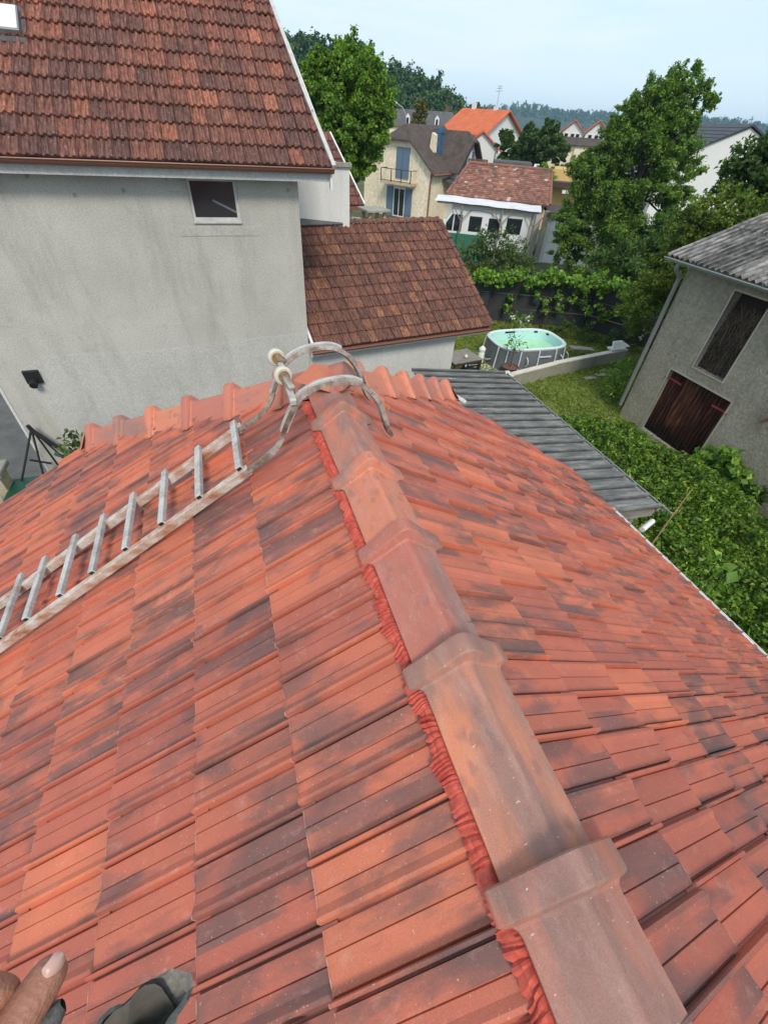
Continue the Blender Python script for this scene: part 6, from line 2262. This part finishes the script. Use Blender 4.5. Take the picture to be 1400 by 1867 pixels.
# ------------------------------------------------------------------ person at the camera: hand with glove, boot
person = thing('person', 'hand of a person holding a grey work glove at the roof', 'person', (-0.28, -0.25, 5.0))


def skin_mesh(name, chains, mat, parent, sub=2, root=0):
    """chains: list of lists of (co, radius); a chain's first point may be ('ref', index)"""
    vs, es, rs_ = [], [], []
    for chn in chains:
        prev = None
        for c in chn:
            if c[0] == 'ref':
                prev = c[1]
                continue
            vs.append(c[0])
            rs_.append(c[1])
            if prev is not None:
                es.append((prev, len(vs) - 1))
            prev = len(vs) - 1
    me = bpy.data.meshes.new(name)
    me.from_pydata([tuple(v) for v in vs], es, [])
    o = bpy.data.objects.new(name, me)
    COL.objects.link(o)
    md = o.modifiers.new('skin', 'SKIN')
    sv = me.skin_vertices[0].data
    for i, r_ in enumerate(rs_):
        sv[i].radius = (r_, r_) if not isinstance(r_, tuple) else r_
        sv[i].use_root = (i == root)
    md.use_smooth_shade = True
    o.modifiers.new('sub', 'SUBSURF').levels = sub
    o.modifiers['sub'].render_levels = sub
    dg = bpy.context.evaluated_depsgraph_get()
    me2 = bpy.data.meshes.new_from_object(o.evaluated_get(dg))
    me2.materials.clear()
    me2.materials.append(MAT[mat])
    me2.polygons.foreach_set('use_smooth', [True] * len(me2.polygons))
    bpy.data.objects.remove(o)
    return link(name, me2, parent)


CZ = 7.0
def hp_(x, y, z): return Vector((x, y, CZ + z))


hand = [
    [(hp_(-.40, -.14, -.40), .036), (hp_(-.345, -.065, -.425), .034), (hp_(-.305, -.005, -.435), .036), (hp_(-.285, .030, -.437), .033)],
    [('ref', 1), (hp_(-.290, -.03, -.452), .024), (hp_(-.252, .010, -.462), .0180), (hp_(-.226, .044, -.466), .0155), (hp_(-.209, .067, -.468), .0145), (hp_(-.199, .080, -.4685), .0105)],
    [('ref', 3), (hp_(-.262, .056, -.437), .0125), (hp_(-.238, .075, -.452), .0105), (hp_(-.228, .066, -.472), .0095)],
    [('ref', 3), (hp_(-.280, .052, -.445), .0125), (hp_(-.258, .066, -.470), .0105), (hp_(-.245, .052, -.490), .0095)],
    [('ref', 3), (hp_(-.296, .040, -.452), .0120), (hp_(-.278, .050, -.480), .0100), (hp_(-.262, .036, -.498), .0090)],
    [('ref', 2), (hp_(-.318, .020, -.458), .0110), (hp_(-.300, .028, -.486), .0092), (hp_(-.285, .016, -.502), .0082)],
]
skin_mesh('body', hand, 'skin', person)
# thumb nail
m = MB()
tip = hp_(-.1985, .0715, -.4572)
td = (hp_(-.194, .083, -.4685) - hp_(-.222, .047, -.466)).normalized()
tn = ((Vector((0, 0, 7.0)) - tip).normalized() + Vector((.55, -.42, 0))).normalized()
tn = (tn - td * tn.dot(td)).normalized()
ts = td.cross(tn)
rows = []
for u in np.linspace(-1, 1, 7):
    row = []
    for v_ in np.linspace(-1, 1, 7):
        wv = .0066 * (1 - .10 * (v_ + 1)) * math.sqrt(max(0.05, 1 - (abs(v_) ** 6) * .8))
        row.append(tip + td * (v_ * .0066 + .001) + ts * (u * wv) + tn * (.0012 - .0030 * u * u - .0015 * v_ * v_))
    rows.append(row)
m.grid(rows)
m.build('thumb_nail', 'nail', person, True)
# sleeve
m = MB()
sp_ = [hp_(-.52, -.36, -.33), hp_(-.46, -.25, -.365), hp_(-.405, -.15, -.398)]
m.tube(sp_, [.060, .055, .048], 16)
m.build('sleeve', 'glove', person, True)
# grey leather glove hanging from the hand: two crumpled fingers and an open cuff
gv_ = thing('work_glove', 'crumpled grey leather work glove held in the hand with its cuff open', 'glove', (-0.2, 0.03, 6.5))


def crump(p, s, k2):
    return p + Vector((mnoise.noise(p * k2), mnoise.noise(p * k2 + Vector((7, 0, 0))), mnoise.noise(p * k2 + Vector((0, 9, 0))))) * s


def cloth_tube(pts, rads, flat, axis, n=40, wav=0.0):
    m = MB()
    rows = []
    pts = [Vector(p) for p in pts]
    ax = Vector(axis).normalized()
    for i, p in enumerate(pts):
        d = (pts[min(i + 1, len(pts) - 1)] - pts[max(i - 1, 0)]).normalized()
        if i and d.dot(dp) < 0:
            d = -d
        dp = d
        x = (ax - d * ax.dot(d)).normalized()
        y = d.cross(x)
        row = []
        for j in range(n + 1):
            t = 2 * PI * (j % n) / n
            f_ = 1 + wav * (.16 * math.sin(2 * t + .6 + i * .12) + .09 * math.sin(3 * t + 2.1) + .045 * math.sin(7 * t + i * .5))
            q_ = p + x * (math.cos(t) * rads[i] * f_) + y * (math.sin(t) * rads[i] * flat[i] * f_) + d * (wav * .006 * math.sin(3 * t + 1.0))
            row.append(crump(crump(q_, .010, 22), .004, 70))
        rows.append(row)
    m.grid(rows)
    return m


AX_ = (1, 0.6, 0.3)
CS = Vector((.004, -.016, 0))
cf = cloth_tube([p + CS for p in [hp_(-.225, -.005, -.575), hp_(-.200, .008, -.555), hp_(-.181, .020, -.53), hp_(-.168, .030, -.505), hp_(-.160, .036, -.486), hp_(-.158, .038, -.480), hp_(-.159, .0375, -.482)]], [.021, .024, .025, .026, .030, .0305, .0275], [.7, .7, .74, .8, .85, .85, .82], AX_, wav=1.0)
cf.build('cuff', 'glove', gv_, True)
cf = cloth_tube([p + CS for p in [hp_(-.1592, .0373, -.4825), hp_(-.166, .031, -.500), hp_(-.18, .02, -.528), hp_(-.198, .009, -.552), hp_(-.215, 0, -.565)]], [.0273, .0242, .0225, .020, .004], [.82, .78, .74, .7, .7], AX_, wav=1.0)
cf.build('lining', 'lining', gv_, True)
for pts, r_ in (([hp_(-.272, .0, -.50), hp_(-.24, .03, -.492), hp_(-.215, .048, -.486), hp_(-.203, .055, -.486)], .021), ([hp_(-.268, -.01, -.515), hp_(-.232, .014, -.51), hp_(-.206, .030, -.507), hp_(-.196, .034, -.507)], .021)):
    c_ = cloth_tube(pts, [r_, r_, r_ * .85, r_ * .25], [.7, .7, .7, .7], (0, 0, 1))
    c_.build('glove_finger', 'glove', gv_, True)
# boot below the camera
bt = MB()
c0 = Vector((-.135, -.30, 0))
prof = [(-.02, .02, .0), (.0, .035, .012), (.03, .043, .03), (.08, .048, .045), (.14, .046, .055), (.20, .042, .075), (.26, .042, .11)]
rows = []
for dy, wd, hz in prof:
    y = -.055 - dy
    x = -.125 + dy * .1
    b0 = Vector((x, y, zl(x)))
    rows.append([b0 + Vector((math.cos(t) * wd, 0, 0)) + nL * (.025 + math.sin(t) * max(hz, .006) * 1.0) for t in [PI * j / 10 for j in range(11)]])
bt.grid(rows)
bt.build('boot', 'glove', person, True)

# ------------------------------------------------------------------ haze that turns the far hills blue
m = MB()
m.box((-2600, -2600, -1.0), (2600, 2600, 62))
hz = m.build('haze', None)
k = NT('haze_air')
k.t.nodes.remove(k.b)
pv = k.n('ShaderNodeVolumePrincipled')
pv.inputs['Color'].default_value = (0.45, 0.72, 1.0, 1)
pv.inputs['Density'].default_value = 0.00030
pv.inputs['Anisotropy'].default_value = 0.0
k.link(pv.outputs[0], k.t.nodes['Material Output'].inputs['Volume'])
hz.data.materials.append(k.m)
tag(hz, kind='stuff')
